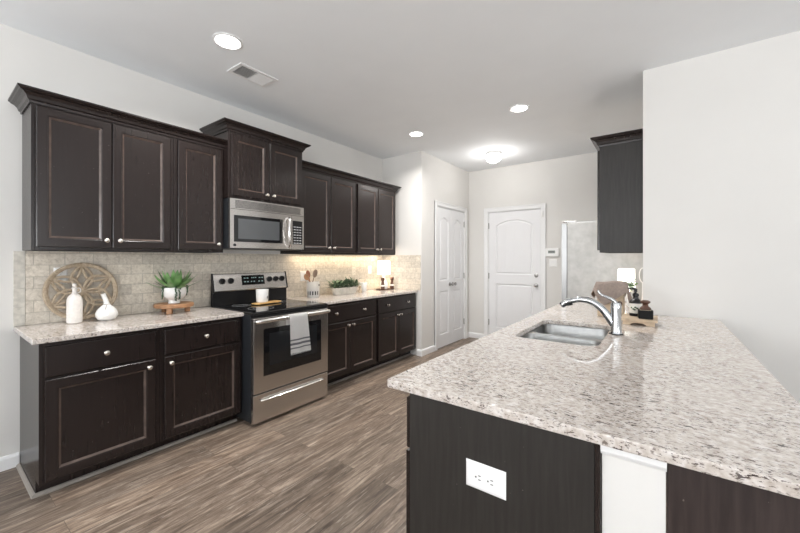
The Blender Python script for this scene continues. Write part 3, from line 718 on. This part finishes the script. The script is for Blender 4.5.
# ------------------------------------------------------------------ plates and controls on the walls
def duplex(parent, cx, cz, y, s=1.0):
    for dx in (-.0195, .0195):
        pass
def wall_plate(name, label, cat, loc, rz, w, h, kind, mat='white_plastic', horizontal=False):
    t = thing(name, label, cat, loc, rz)
    link('plate', slab_front(-w / 2, w / 2, -h / 2, h / 2, 0, .006), mat, t)
    if kind == 'outlet':
        for s in (-1, 1):
            cx, cz = ((s * .0195, 0) if horizontal else (0, s * .0195))
            b = NB(); pts = []
            for k in range(24):
                a = 2 * PI * k / 24; x, z = .0165 * math.cos(a), .0165 * math.sin(a)
                if horizontal: x = max(-.013, min(.013, x))
                else: z = max(-.013, min(.013, z))
                pts.append((cx + x, cz + z))
            loft(b, [[(x, -.006, z) for x, z in pts], [(x, -.0085, z) for x, z in pts]]); f = link('receptacle', b, mat, t)
            for q in ((-.006, .0), (.006, .0)):
                hx, hz = (cx + .004, cz + q[0]) if horizontal else (cx + q[0], cz + .004)
                link('slot', bx(hx - (.004 if horizontal else .0012), hx + (.004 if horizontal else .0012), -.0092, -.0084, hz - (.0012 if horizontal else .004), hz + (.0012 if horizontal else .004)), 'mark', f)
            hx, hz = (cx - .008, cz) if horizontal else (cx, cz - .008)
            link('slot', lathe(NB(), [(.0026, .0084), (.0026, .0092)], (hx, 0, hz), 10, 'y'), 'mark', f)
    elif kind == 'switch':
        for q in ((0,) if w < .09 else (-.023, .023)):
            link('toggle', bx(q - .005, q + .005, -.018, -.006, -.010, .012), mat, t, bevel=.001)
    return t
wall_plate('wall_outlet', 'white horizontal outlet on the dark end panel of the peninsula', 'outlet', (-.4340, 1.0255, .6850), 0, .128, .083, 'outlet', horizontal=True)
wall_plate('wall_outlet', 'white outlet on the backsplash behind the carved wooden round', 'outlet', (WX + .0105, .597, 1.235), LR, .072, .116, 'outlet')
wall_plate('wall_outlet', 'white outlet on the backsplash behind the utensil crock', 'outlet', (WX + .0105, 2.70, 1.150), LR, .115, .116, 'outlet')
wall_plate('wall_outlet', 'beige outlet on the backsplash above the leafy planter', 'outlet', (WX + .0105, 3.53, 1.185), LR, .072, .116, 'outlet', 'ivory_plastic')
wall_plate('light_switch', 'white light switch on the backsplash beside the lamp shade', 'switch', (WX + .0105, 3.86, 1.195), LR, .072, .116, 'switch')
wall_plate('light_switch', 'white double light switch below the thermostat near the refrigerator', 'switch', (-1.325, YF - .0005, 1.29), 0, .115, .116, 'switch')
th = thing('thermostat', 'white thermostat panel with small grey screen beside the entry door', 'thermostat', (-1.335, YF - .0005, 1.447), 0)
link('case', slab_front(-.095, .095, -.062, .062, 0, .026), 'white_plastic', th)
link('screen', bx(-.055, .045, -.027, -.0255, -.012, .030), simple('grey_lcd', (0.30, 0.33, 0.31), .25), th)
for k in range(5): link('digit', bx(-.045 + k * .017, -.035 + k * .017, -.0276, -.0269, .0, .020), 'mark', th)

# ------------------------------------------------------------------ ceiling fixtures
rl = []
for x, y, s in ((-2.417, 1.274, .098), (-2.385, 3.558, .092), (-1.15, 3.56, .095)):
    lb = {0: 'recessed ceiling light beside the air vent', 1: 'recessed ceiling light before the pantry corner', 2: 'recessed ceiling light above the aisle before the entry door'}[len(rl)]
    t = thing('recessed_light', lb, 'ceiling light', (x, y, CH), 0, 'recessed ceiling lights')
    link('trim_ring', lathe(NB(), [(s, -.0005), (s, -.004), (s * .86, -.008), (s * .80, -.004), (s * .80, -.0005)], (0, 0, 0), 40, cap=False), 'trim', t, True)
    link('lens', lathe(NB(), [(s * .80, -.0008), (s * .80, -.004), (s * .4, -.006)], (0, 0, 0), 40), 'lamp_glow', t, True)
    rl.append(t)
    l = bpy.data.lights.new('recessed_lamp', 'AREA'); l.shape = 'DISK'; l.size = s * 1.5; l.energy = 20; l.color = (1, .97, .93); l.spread = math.radians(150)
    lo = bpy.data.objects.new('recessed_lamp', l); COL.objects.link(lo); lo.parent = t; lo.location = (0, 0, -.012)
DM = thing('flush_dome_light', 'round frosted flush-mount dome light in front of the entry door', 'ceiling light', (-1.93, 4.85, CH))
link('base_ring', lathe(NB(), [(.105, -.0005), (.110, -.010), (.100, -.028), (.085, -.030)], (0, 0, 0), 40), 'white_plastic', DM, True)
link('glass_dome', lathe(NB(), [(.078, -.028), (.098, -.036), (.106, -.058), (.100, -.090), (.078, -.116), (.045, -.132), (.010, -.137)], (0, 0, 0), 40), 'dome_glow', DM, True)
l = bpy.data.lights.new('dome_lamp', 'POINT'); l.energy = 7; l.color = (1, .97, .93); l.shadow_soft_size = .05
o = bpy.data.objects.new('dome_lamp', l); COL.objects.link(o); o.parent = DM; o.location = (0, 0, -.19)
VT = thing('air_vent', 'white rectangular supply air vent in the ceiling', 'vent', (-2.695, 1.630, CH))
b = slab(NB(), [[(-.105, -.165), (.105, -.165), (.105, .165), (-.105, .165)], [(-.078, -.135), (-.078, -.004), (.078, -.004), (.078, -.135)], [(-.078, .004), (-.078, .135), (.078, .135), (.078, .004)]], -.008, -.0005)
link('frame', b, 'trim', VT, bevel=.002)
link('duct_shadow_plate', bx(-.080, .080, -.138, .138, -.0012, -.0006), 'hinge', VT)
for k in range(9):
    for s in (-1, 1):
        x = -.070 + k * .0175; b = NB()
        r = [[(x, y, -.0015), (x + .0012, y, -.0015), (x - .009 * s + .0012, y, -.0115), (x - .009 * s, y, -.0115)] for y in ((-.135, -.004) if s < 0 else (.004, .135))]
        loft(b, r); link('louvre', b, 'trim', VT)

# ------------------------------------------------------------------ things on the range-side counters
Z0 = TOP + .0008
# carved wooden round leaning on the tiles
CR = thing('carved_wooden_round', 'weathered openwork wooden round leaning on the backsplash', 'wall decor', (WX + .070, .705, Z0 + .003), 0)
CR.rotation_euler = (0, -.125, 0)
Rr = .205
def rect_bar(b, pts, w, y0, y1):
    """flat bar along points in the y-z plane; thickness in x from y0 to y1"""
    P = [Vector(p) for p in pts]; rg = []
    for i in range(len(P)):
        d = (P[min(i + 1, len(P) - 1)] - P[max(i - 1, 0)]).normalized(); nn = Vector((-d.y, d.x)) * w / 2
        a, c = P[i] + nn, P[i] - nn; rg.append([(y0, a.x, a.y), (y1 - .003, a.x, a.y), (y1, P[i].x + nn.x * .5, P[i].y + nn.y * .5), (y1, P[i].x - nn.x * .5, P[i].y - nn.y * .5), (y1 - .003, c.x, c.y), (y0, c.x, c.y)])
    loft(b, rg)
b = NB(); n = 64; rg = []
for k in range(n):
    a = 2 * PI * k / n; c, s = math.cos(a), math.sin(a)
    rg.append([(x, r * c, Rr + r * s) for x, r in ((0, Rr), (.016, Rr), (.022, Rr - .006), (.022, Rr - .016), (.016, Rr - .028), (0, Rr - .028))])
rg.append(rg[0]); loft(b, rg, False, False); bmesh.ops.remove_doubles(b, verts=b.verts[:], dist=1e-5)
link('rim', b, 'ring_wood', CR, True, angle=35)
b = NB(); R1 = Rr - .015
for k in range(6):
    a0 = PI / 2 + k * PI / 3; tip = Vector((R1 * math.cos(a0), R1 * math.sin(a0)))
    for s in (-1, 1):
        side = Vector((-math.sin(a0), math.cos(a0))) * s
        pts = [(tip * t + side * .058 * math.sin(PI * t) + Vector((0, Rr))) for t in [i / 12 for i in range(13)]]
        rect_bar(b, pts, .017, .003, .016 + .0007 * (s + 1) + .0002 * k)
        a1 = a0 + s * PI / 3; nb = Vector((R1 * math.cos(a1), R1 * math.sin(a1)))
        if s == 1:
            mid = Vector((math.cos((a0 + a1) / 2), math.sin((a0 + a1) / 2)))
            pts = [((tip * (1 - t) + nb * t) - mid * .075 * math.sin(PI * t) + Vector((0, Rr))) for t in [i / 12 for i in range(13)]]
            rect_bar(b, pts, .015, .002, .0145 + .0002 * k)
link('lattice', b, 'ring_wood', CR)

BT = thing('ceramic_bottle', 'tall white stoneware bottle with small neck loop before the carved round', 'bottle', (WX + .165, .640, Z0))
link('bottle_body', lathe(NB(), [(.035, 0), (.040, .004), (.0415, .02), (.0415, .150), (.038, .172), (.026, .192), (.015, .202), (.012, .215), (.013, .232), (.017, .236), (.017, .242), (.009, .243)], (0, 0, 0), 40), 'stone_ceramic', BT, True)
link('stopper', sphere(lathe(NB(), [(.008, .240), (.010, .252)], (0, 0, 0), 16), (0, 0, .260), .012), 'stone_ceramic', BT, True)
link('neck_loop', tube(NB(), [(.0, .020 + .012 * math.cos(a), .222 + .016 * math.sin(a)) for a in [2 * PI * k / 20 for k in range(21)]], .0035, 8), 'stone_ceramic', BT, True)

GV = thing('gourd_vase', 'squat white gourd vase with slanted neck and hanging round tag', 'vase', (WX + .190, .808, Z0))
prof = [(.030, 0), (.048, .006), (.062, .028), (.064, .048), (.056, .072), (.040, .092), (.024, .106), (.0165, .120)]
link('vase_body', lathe(NB(), prof, (0, 0, 0), 40), 'ceramic', GV, True)
link('neck', tube(NB(), smooth_path([(0, 0, .108), (0, -.004, .135), (0, -.013, .165), (0, -.020, .188)], 5), [.0175, .0165, .016, .0155, .015, .0145, .014, .0138, .0135, .0133, .013, .0132, .0136, .014, .0145, .015], 20), 'ceramic', GV, True)
link('twine', tube(NB(), [(.0195 * math.cos(a), .0195 * math.sin(a) - .001, .114) for a in [2 * PI * k / 24 for k in range(25)]] + [(.03, -.010, .10), (.0545, -.020, .082)], .0016, 6), 'dark_wood', GV)
b = lathe(NB(), [(.024, 0), (.024, .003)], (0, 0, 0), 28, 'x'); o = link('tag', b, 'ceramic', GV); o.location = (.0555, -.023, .058); o.rotation_euler = (0, -.15, -.35)

# riser with succulent
RS = thing('wooden_riser', 'round honey wood riser on short legs under the succulent pot', 'riser', (WX + .180, 1.250, Z0))
link('round_top', lathe(NB(), [(.134, .046), (.140, .050), (.140, .072), (.136, .076), (.120, .0765)], (0, 0, 0), 56), 'amber_wood', RS, True)
for a in (PI * .28, PI * .28 + 2 * PI / 3, PI * .28 + 4 * PI / 3):
    a -= PI * .5
    o = link('leg', bx(-.018, .018, -.018, .018, 0, .047), 'amber_wood', RS, bevel=.003); o.location = (.095 * math.cos(a), .095 * math.sin(a), 0); o.rotation_euler = (0, 0, a)
def succulent(loc):
    t = thing('potted_succulent', 'spiky green succulent in white footed pot on the wooden riser', 'plant', loc)
    link('pot', lathe(NB(), [(.040, 0), (.042, .003), (.038, .016), (.040, .028), (.070, .046), (.086, .075), (.088, .105), (.084, .130), (.080, .130), (.082, .105), (.070, .098), (.0, .098)][:-1] , (0, 0, 0), 44), 'ceramic', t, True)
    link('soil', lathe(NB(), [(.080, .100), (.079, .112), (.04, .118)], (0, 0, 0), 28), 'soil', t, True)
    b = NB(); rnd = random.Random(3)
    for k in range(30):
        a = k * 2.39996; tier = k / 30; L = .215 - .06 * tier + rnd.uniform(-.02, .015); el = .20 + 1.05 * tier; L *= (.66 if math.cos(a) < -.3 and tier < .6 else 1); w = .029 - .006 * tier
        d = Vector((math.cos(a) * math.cos(el), math.sin(a) * math.cos(el), math.sin(el))); side = Vector((-math.sin(a), math.cos(a), 0)); nn = d.cross(side) * -1
        if nn.z < 0: nn = -nn
        base = Vector((math.cos(a) * .012, math.sin(a) * .012, .118)); rg = []
        for i in range(8):
            s = i / 7; c = base + d * L * s + nn * (-.020 * math.sin(s * PI * .5) + .030 * s * s); ww = w * (0.55 + .9 * s - 1.45 * s ** 3) + .0008; th = .008 * (1 - s) + .0012
            rg.append([c - side * ww, c - nn * th, c + side * ww, c + nn * (th * .2 - .002)])
        loft(b, rg)
    link('succulent_leaves', b, 'leaf', t, True, angle=60)
    for a, ln in ((-.25, .115), (.05, .105), (-1.35, .10), (1.40, .085), (1.2, .06)):
        b = NB(); r = .084
        for k in range(int(ln / .0052)):
            s = k * .0052; q = r + .008
            px, py = q * math.cos(a) + rnd.uniform(-.005, .005), q * math.sin(a) + rnd.uniform(-.006, .006)
            sphere(b, (px, py, .138 - s), .0050, u=8, v=6)
        for k in range(5): sphere(b, ((.062 + k * .006) * math.cos(a), (.062 + k * .006) * math.sin(a), .128 + .006 * math.sin(k)), .005, u=8, v=6)
        link('trailing_strand', b, 'pearls', t, True)
    return t
succulent((WX + .180, 1.250, Z0 + .0770))

# mug on a small gilded board, on the cooktop
CKZ = .9225
b = NB(); loft(b, [[(x * math.cos(.0) , y, z) for x, y in rrect(0, 0, .10, .30, .03, 6)] for z in (0.006, .016)])
TB = thing('trivet_board', 'small honey-coloured board lying on the black cooktop', 'board', (-3.070, 2.000, CKZ), .12)
link('board_plate', b, 'mug_gold', TB, bevel=.002)
for q in (-.11, .11): link('runner', bx(-.035, .035, q - .006, q + .006, 0, .006), 'mug_gold', TB)
MG = thing('white_mug', 'white straight mug with small dark mark on the cooktop board', 'mug', (-3.085, 1.960, CKZ + .0168), 0)
link('mug_body', lathe(NB(), [(.046, 0), (.050, .003), (.053, .010), (.057, .118), (.0565, .121), (.053, .121), (.050, .012), (.02, .008)], (0, 0, 0), 44), 'ceramic', MG, True)
link('handle', tube(NB(), smooth_path([(-.048, .012, .095), (-.078, .012, .092), (-.088, .012, .062), (-.074, .012, .034), (-.049, .012, .030)], 5), .006, 10), 'ceramic', MG, True)
for dy, dz in ((.020, .050), (.030, .052), (.026, .040)):
    a = math.atan2(dy - .002, .055); rr = .0563
    link('mark', tube(NB(), [(rr * math.cos(a + q * .10) + .0006, rr * math.sin(a + q * .10), dz + .006 * math.sin(q * 2)) for q in (-1, -.5, 0, .5, 1)], .0018, 6), 'mark', MG)

# utensil crock
CC = thing('utensil_crock', 'white slotted crock holding wooden utensils beside the cooktop', 'crock', (-3.235, 2.700, Z0))
N = 60; R0 = .072; H0 = .176
b = NB()
zs = [0, .010, .028, .070, .090, H0 - .004, H0]
def crock_r(z): return R0 * (0.90 + .10 * min(1, z / .02))
grid = [[b.verts.new((crock_r(z) * math.cos(2 * PI * k / N), crock_r(z) * math.sin(2 * PI * k / N), z)) for k in range(N)] for z in zs]
for i in range(len(zs) - 1):
    for k in range(N):
        if i == 2 and k % 4 in (0, 1): continue
        j = (k + 1) % N; b.faces.new((grid[i][k], grid[i][j], grid[i + 1][j], grid[i + 1][k]))
b.faces.new(grid[0][::-1]); bmesh.ops.solidify(b, geom=b.faces[:], thickness=.006)
link('crock_body', b, 'ceramic', CC, True)
link('slot_backing', lathe(NB(), [(.058, .012), (.058, .100)], (0, 0, 0), 30, cap=False), 'mark', CC, True)
link('stamp', bx(.0722, .0735, .018, .034, .132, .146), 'mark', CC)
def utensil(label, name, tilt_x, tilt_y, kind, mat, h):
    t = thing(name, label, 'utensil', (-3.235, 2.700, Z0 + .014))
    b = NB()
    tube(b, [(0, 0, 0), (0, 0, h - .06)], [.006, .0055], 10)
    sph = {'spoon': (.032, .008, .040), 'paddle': (.030, .004, .046), 'turner': (.034, .004, .050)}[kind]
    sphere(b, (0, 0, h - .03), 1.0, sph[1], sph[0], sph[2], 16, 10)
    link('shaft_and_head', b, mat, t, True); t.rotation_euler = (tilt_x, tilt_y, 0)
    t.location.y += {'spoon': .020, 'paddle': .010, 'turner': -.030}[kind]; t.location.x += {'spoon': .022, 'paddle': -.006, 'turner': -.036}[kind]; t.location.z += {'spoon': .075, 'paddle': .006, 'turner': .010}[kind]
    return t
utensil('pale wooden spoon leaning toward the range in the white crock', 'wooden_spoon', .74, .0, 'spoon', 'amber_wood', .225)
utensil('reddish wooden paddle standing upright in the white crock', 'wooden_paddle', .30, .0, 'paddle', simple('cherry_wood', (0.30, 0.11, 0.06), .45, .2, 20), .285)
utensil('grey-brown wooden turner leaning toward the planter in the white crock', 'wooden_turner', -.36, .0, 'turner', simple('driftwood', (0.26, 0.18, 0.13), .6, .2, 20), .290)

# leafy planter
PL = thing('leafy_planter', 'long whitewashed planter filled with dark green leaves', 'planter', (-3.20, 3.170, Z0), LR)
def trough(L0, W0, L1, W1, h):
    b = NB(); loft(b, [[(x, y, z) for x, y in rrect(0, 0, L, W, min(L, W) * .40, 6)] for L, W, z in ((L0 * .95, W0 * .9, 0), (L0, W0, .006), (L1, W1, h), (L1 - .012, W1 - .012, h), (L0 - .02, W0 - .02, h - .02))])
    return b
link('trough', trough(.35, .095, .41, .125, .085), 'grey_ceramic', PL, True)
link('soil', trough(.30, .08, .36, .10, .072), 'soil', PL, True)
rnd = random.Random(11); b = NB()
for k in range(340):
    x = rnd.uniform(-.21, .21); y = rnd.uniform(-.05, .05); a = rnd.uniform(0, 2 * PI); el = rnd.uniform(.05, 1.2); L = rnd.uniform(.05, .10)
    base = Vector((x, y, rnd.uniform(.075, .150))); d = Vector((math.cos(a) * math.cos(el), math.sin(a) * math.cos(el), math.sin(el))); side = d.cross(Vector((0, 0, 1))).normalized(); nn = side.cross(d)
    rg = []
    for i in range(5):
        s = i / 4; c = base + d * L * s - Vector((0, 0, .02 * s * s)); w = .013 * math.sin(PI * (s * .88 + .10)) + .0005
        rg.append([c - side * w, c - nn * .0012, c + side * w, c + nn * .0012])
    loft(b, rg)
link('leaves', b, 'leaf_dark', PL, True, angle=60)

CU = thing('small_scoop_cup', 'small white cup standing at the end of the leafy planter', 'cup', (-3.225, 3.540, Z0))
link('cup_body', lathe(NB(), [(.040, 0), (.043, .004), (.052, .120), (.051, .123), (.048, .120), (.040, .010), (.01, .006)], (0, 0, 0), 36), 'grey_ceramic' if 0 else 'ceramic', CU, True)
link('spoon_rest', tube(NB(), [(.01, .0, .110), (.0, .030, .135), (-.01, .055, .158)], [.006, .006, .007], 8), 'pale_wood', CU)
OR = thing('small_ornament', 'tiny beige figurine between planter and white cup', 'ornament', (-3.145, 3.395, Z0))
link('figurine_body', lathe(NB(), [(.020, 0), (.024, .02), (.018, .045), (.010, .058), (.016, .070), (.014, .084), (.004, .092)], (0, 0, 0), 20), 'pale_wood', OR, True)

# tray with lamp and mills
TY = thing('oval_tray', 'thin dark oval tray under the lamp and pepper mills', 'tray', (-3.205, 3.985, Z0), 0)
b = NB(); loft(b, [[(x, y, z) for x, y in rrect(0, 0, w, L, .075, 10)] for w, L, z in ((.17, .29, 0), (.19, .31, .010), (.184, .304, .010), (.168, .288, .004))]); link('tray_dish', b, 'dark_wood', TY, True)
ZT = Z0 + .0045
def table_lamp(label, loc, r_s=.080, z_s=(.225, .415)):
    t = thing('table_lamp', label, 'lamp', loc)
    link('base', lathe(NB(), [(.040, 0), (.050, .006), (.060, .050), (.056, .090), (.036, .130), (.020, .155), (.014, .175), (.012, .200), (.006, .205), (.006, z_s[0] + .05)], (0, 0, 0), 40), 'ceramic', t, True)
    b = NB(); loft(b, [[(q * math.cos(2 * PI * k / 48), q * math.sin(2 * PI * k / 48), z) for k in range(48)] for q, z in ((r_s, z_s[0]), (r_s * .96, z_s[1]), (r_s * .96 - .002, z_s[1]), (r_s - .002, z_s[0]))], False, False)
    link('lamp_shade', b, 'shade_glow', t, True)
    l = bpy.data.lights.new('table_lamp_bulb', 'POINT'); l.energy = 2.2; l.color = (1, .80, .58); l.shadow_soft_size = .03
    o = bpy.data.objects.new('table_lamp_bulb', l); COL.objects.link(o); o.parent = t; o.location = (0, 0, (z_s[0] + z_s[1]) / 2)
    return t
table_lamp('lit white table lamp with drum shade on the oval tray', (-3.215, 3.965, ZT), .094, (.210, .408))
def mill(label, x, y):
    t = thing('pepper_mill', label, 'mill', (x, y, ZT), 0, 'mills on the oval tray')
    link('mill_body', lathe(NB(), [(.026, 0), (.028, .004), (.028, .040), (.026, .046)], (0, 0, 0), 24), 'dark_wood', t, True)
    link('band', lathe(NB(), [(.0262, .046), (.0262, .066)], (0, 0, 0), 24), 'ceramic' , t, True)
    link('head', lathe(NB(), [(.026, .066), (.020, .100), (.018, .120), (.027, .136), (.027, .160), (.022, .170)], (0, 0, 0), 24), 'dark_wood', t, True)
mill('walnut pepper mill on the tray, on the planter side of the lamp', -3.165, 3.880)
mill('walnut salt mill on the tray, on the pantry-wall side of the lamp', -3.160, 4.085)

# warm strip below the cabinets by the lamp
US = thing('under_cabinet_light', 'slim warm light strip under the cabinets by the pantry wall', 'light strip', (WX + .10, 3.25, 1.4055 + .0195))
link('housing', bx(-.016, .016, -.78, .78, -.008, 0), 'white_plastic', US)
link('diffuser', bx(-.012, .012, -.77, .77, -.012, -.008), 'strip_glow', US)
area('strip_lamp', (WX + .10, 3.25, 1.405), (0, 0, 0), .03, 1.5, 3.2, (1.0, .80, .56)).parent = None

# ------------------------------------------------------------------ things on the peninsula
SR = thing('soap_riser', 'pale wooden riser board carrying soap bottle and brush by the faucet', 'riser', (-.130, 2.93, Z0), 0)
link('board', bx(-.10, .105, -.13, .13, .026, .042), 'pale_wood', SR, bevel=.004)
for q in (-.105, .105):
    b = NB(); pts = [(-.085, 0), (-.045, 0)] + [(-.045 + .09 * (1 - math.cos(PI * k / 8)) / 2, .016 * math.sin(PI * k / 8)) for k in range(1, 8)] + [(.045, 0), (.090, 0), (.090, .026), (-.085, .026)]
    loft(b, [[(x, q + s, z) for x, z in pts] for s in (-.012, .012)]); link('leg', b, 'pale_wood', SR)
ZR = Z0 + .0428
SB = thing('soap_dispenser', 'clear glass soap bottle with black pump and leafy label', 'bottle', (-.150, 2.965, ZR))
link('glass_bottle', lathe(NB(), [(.034, 0), (.037, .004), (.037, .085), (.030, .100), (.014, .110), (.014, .116)], (0, 0, 0), 32), 'paper', SB, True)
link('base_band', lathe(NB(), [(.0375, .0), (.0378, .002), (.0378, .018), (.0375, .020)], (0, 0, 0), 32, cap=False), 'black', SB, True)
link('collar', lathe(NB(), [(.040, .088), (.041, .094), (.034, .106), (.018, .118), (.016, .134), (.020, .140), (.018, .152), (.008, .160), (.007, .175)], (0, 0, 0), 28), 'black_plastic', SB, True)
link('pump', tube(NB(), [(0, 0, .166), (0, 0, .182), (-.008, -.001, .187), (-.046, -.004, .186)], [.010, .011, .008, .005], 10), 'black_plastic', SB, True)
for k, (a, z) in enumerate(((-1.9, .05), (-1.6, .062), (-1.7, .045), (-1.3, .055), (-2.2, .058))):
    b = NB(); sphere(b, (.0372 * math.cos(a), .0372 * math.sin(a), z), .009, .35 + .4 * abs(math.sin(a)) * 0 + .5, .2, .6, 10, 8); link('printed_leaf', b, 'pearls', SB)
BH = thing('brush_holder', 'square black holder standing on the pale riser', 'holder', (-.092, 2.870, ZR), .1)
b = slab(NB(), [rrect(0, 0, .082, .082, .010, 4), rrect(0, 0, .072, .072, .008, 4)[::-1]], .004, .056); link('cup', b, 'black', BH); link('floor_plate', bx(-.038, .038, -.038, .038, 0, .0045), 'black', BH)
DB = thing('dish_brush', 'round dark wood dish brush sitting in the black holder', 'brush', (-.092, 2.870, ZR + .0055))
link('bristles', lathe(NB(), [(.030, 0), (.032, .052)], (0, 0, 0), 24), 'brush_hair', DB, True)
link('wooden_handle', lathe(NB(), [(.030, .052), (.032, .058), (.030, .066), (.018, .076), (.015, .086), (.020, .094), (.028, .100), (.028, .108), (.016, .115)], (0, 0, 0), 28), 'dark_wood', DB, True)
# upright wooden crate under a draped taupe cloth, behind the faucet
CX, CY, CHT = -.318, 3.15, .245
CB = thing('wooden_crate', 'upright pale wooden crate beneath the taupe cloth behind the faucet', 'crate', (CX, CY, Z0))
b = NB(); box(b, -.085, .085, -.060, -.050, 0, CHT); box(b, -.085, .085, .050, .060, 0, CHT); box(b, -.085, -.075, -.050, .050, 0, CHT); box(b, .075, .085, -.050, .050, 0, CHT); box(b, -.075, .075, -.050, .050, 0, .01)
link('crate_box', b, 'pale_wood', CB, bevel=.002)
link('knob_handle', lathe(NB(), [(.010, .060), (.010, .072), (.017, .082), (.018, .110), (.012, .116)], (.065, 0, .110), 20, 'y'), 'dark_wood', CB, True)
def draped(hx, hy, size, rot, ztop, seedv):
    b = NB(); n = 34; g = []; rnd = random.Random(seedv)
    for i in range(n + 1):
        row = []
        for j in range(n + 1):
            u, v = (i / n - .5) * size, (j / n - .5) * size
            x, y = u * math.cos(rot) - v * math.sin(rot), u * math.sin(rot) + v * math.cos(rot)
            ex, ey = max(0, abs(x) - hx), max(0, abs(y) - hy); e = math.hypot(ex, ey)
            px = math.copysign(min(abs(x), hx), x); py = math.copysign(min(abs(y), hy), y)
            if e > 0:
                fl = .008 + .22 * e + .010 * math.sin(34 * (x * 1.1 - y * .9) + 1)
                px += math.copysign(ex / e * fl, x) if ex else 0; py += math.copysign(ey / e * fl, y) if ey else 0
            z = ztop + .006 * math.sin(30 * x + 8 * y) * (1 if e == 0 else .3) - e + .004 * (e == 0)
            row.append(b.verts.new((px, py, z)))
        g.append(row)
    for i in range(n):
        for j in range(n): b.faces.new((g[i][j], g[i + 1][j], g[i + 1][j + 1], g[i][j + 1]))
    bmesh.ops.recalc_face_normals(b, faces=b.faces[:]); bmesh.ops.solidify(b, geom=b.faces[:], thickness=-.0025)
    return b
o = tag(link('taupe_cloth', draped(.090, .065, .340, .62, CHT + .012, 4), 'taupe_cloth', None, True), 'taupe linen cloth draped in points over the wooden crate', 'cloth'); o.location = (CX, CY, Z0)

# lamp, sprigs and ring on the far part of the granite, beside the refrigerator
table_lamp('lit white table lamp beside the refrigerator, behind the taupe cloth', (-.300, 4.33, Z0), .078, (.135, .333))
SV = thing('sprig_vase', 'small white vase with green sprigs behind the taupe cloth', 'vase', (-.232, 3.86, Z0))
link('vase_body', lathe(NB(), [(.022, 0), (.034, .02), (.036, .06), (.020, .10), (.014, .125), (.017, .135)], (0, 0, 0), 28), 'ceramic', SV, True)
b = NB(); rnd = random.Random(5)
for k in range(9):
    a = rnd.uniform(0, 2 * PI); sp_ = rnd.uniform(.01, .05); h = rnd.uniform(.20, .262)
    p = smooth_path([(0, 0, .10), (.3 * sp_ * math.cos(a), .3 * sp_ * math.sin(a), .18), (sp_ * math.cos(a), sp_ * math.sin(a), h)], 4); tube(b, p, .0012, 5)
    for q in p[4:]:
        for s in (-1, 1): sphere(b, (q.x + s * .004, q.y + rnd.uniform(-.004, .004), q.z), 1, .0045, .002, .004, 8, 6)
link('sprigs', b, 'leaf', SV, True)
RO = thing('ring_ornament', 'white ring-shaped ornament half hidden by the tall wall edge', 'ornament', (-.165, 4.46, Z0))
b = NB(); n = 48; rg = []
for k in range(n):
    a = 2 * PI * k / n; ring = []
    for q in range(10):
        t = 2 * PI * q / 10; r = 1 + .16 * math.cos(t); ring.append((.030 * r * math.cos(a), .006 * math.sin(t), .268 + .075 * (1 + .07 * math.cos(t)) * math.sin(a)))
    rg.append(ring)
rg.append(rg[0]); loft(b, rg, False, False); bmesh.ops.remove_doubles(b, verts=b.verts[:], dist=1e-5)
link('ring', b, 'ceramic', RO, True)
link('stand', lathe(NB(), [(.030, 0), (.030, .008), (.010, .014), (.007, .192)], (0, 0, 0), 24), 'ceramic', RO, True)
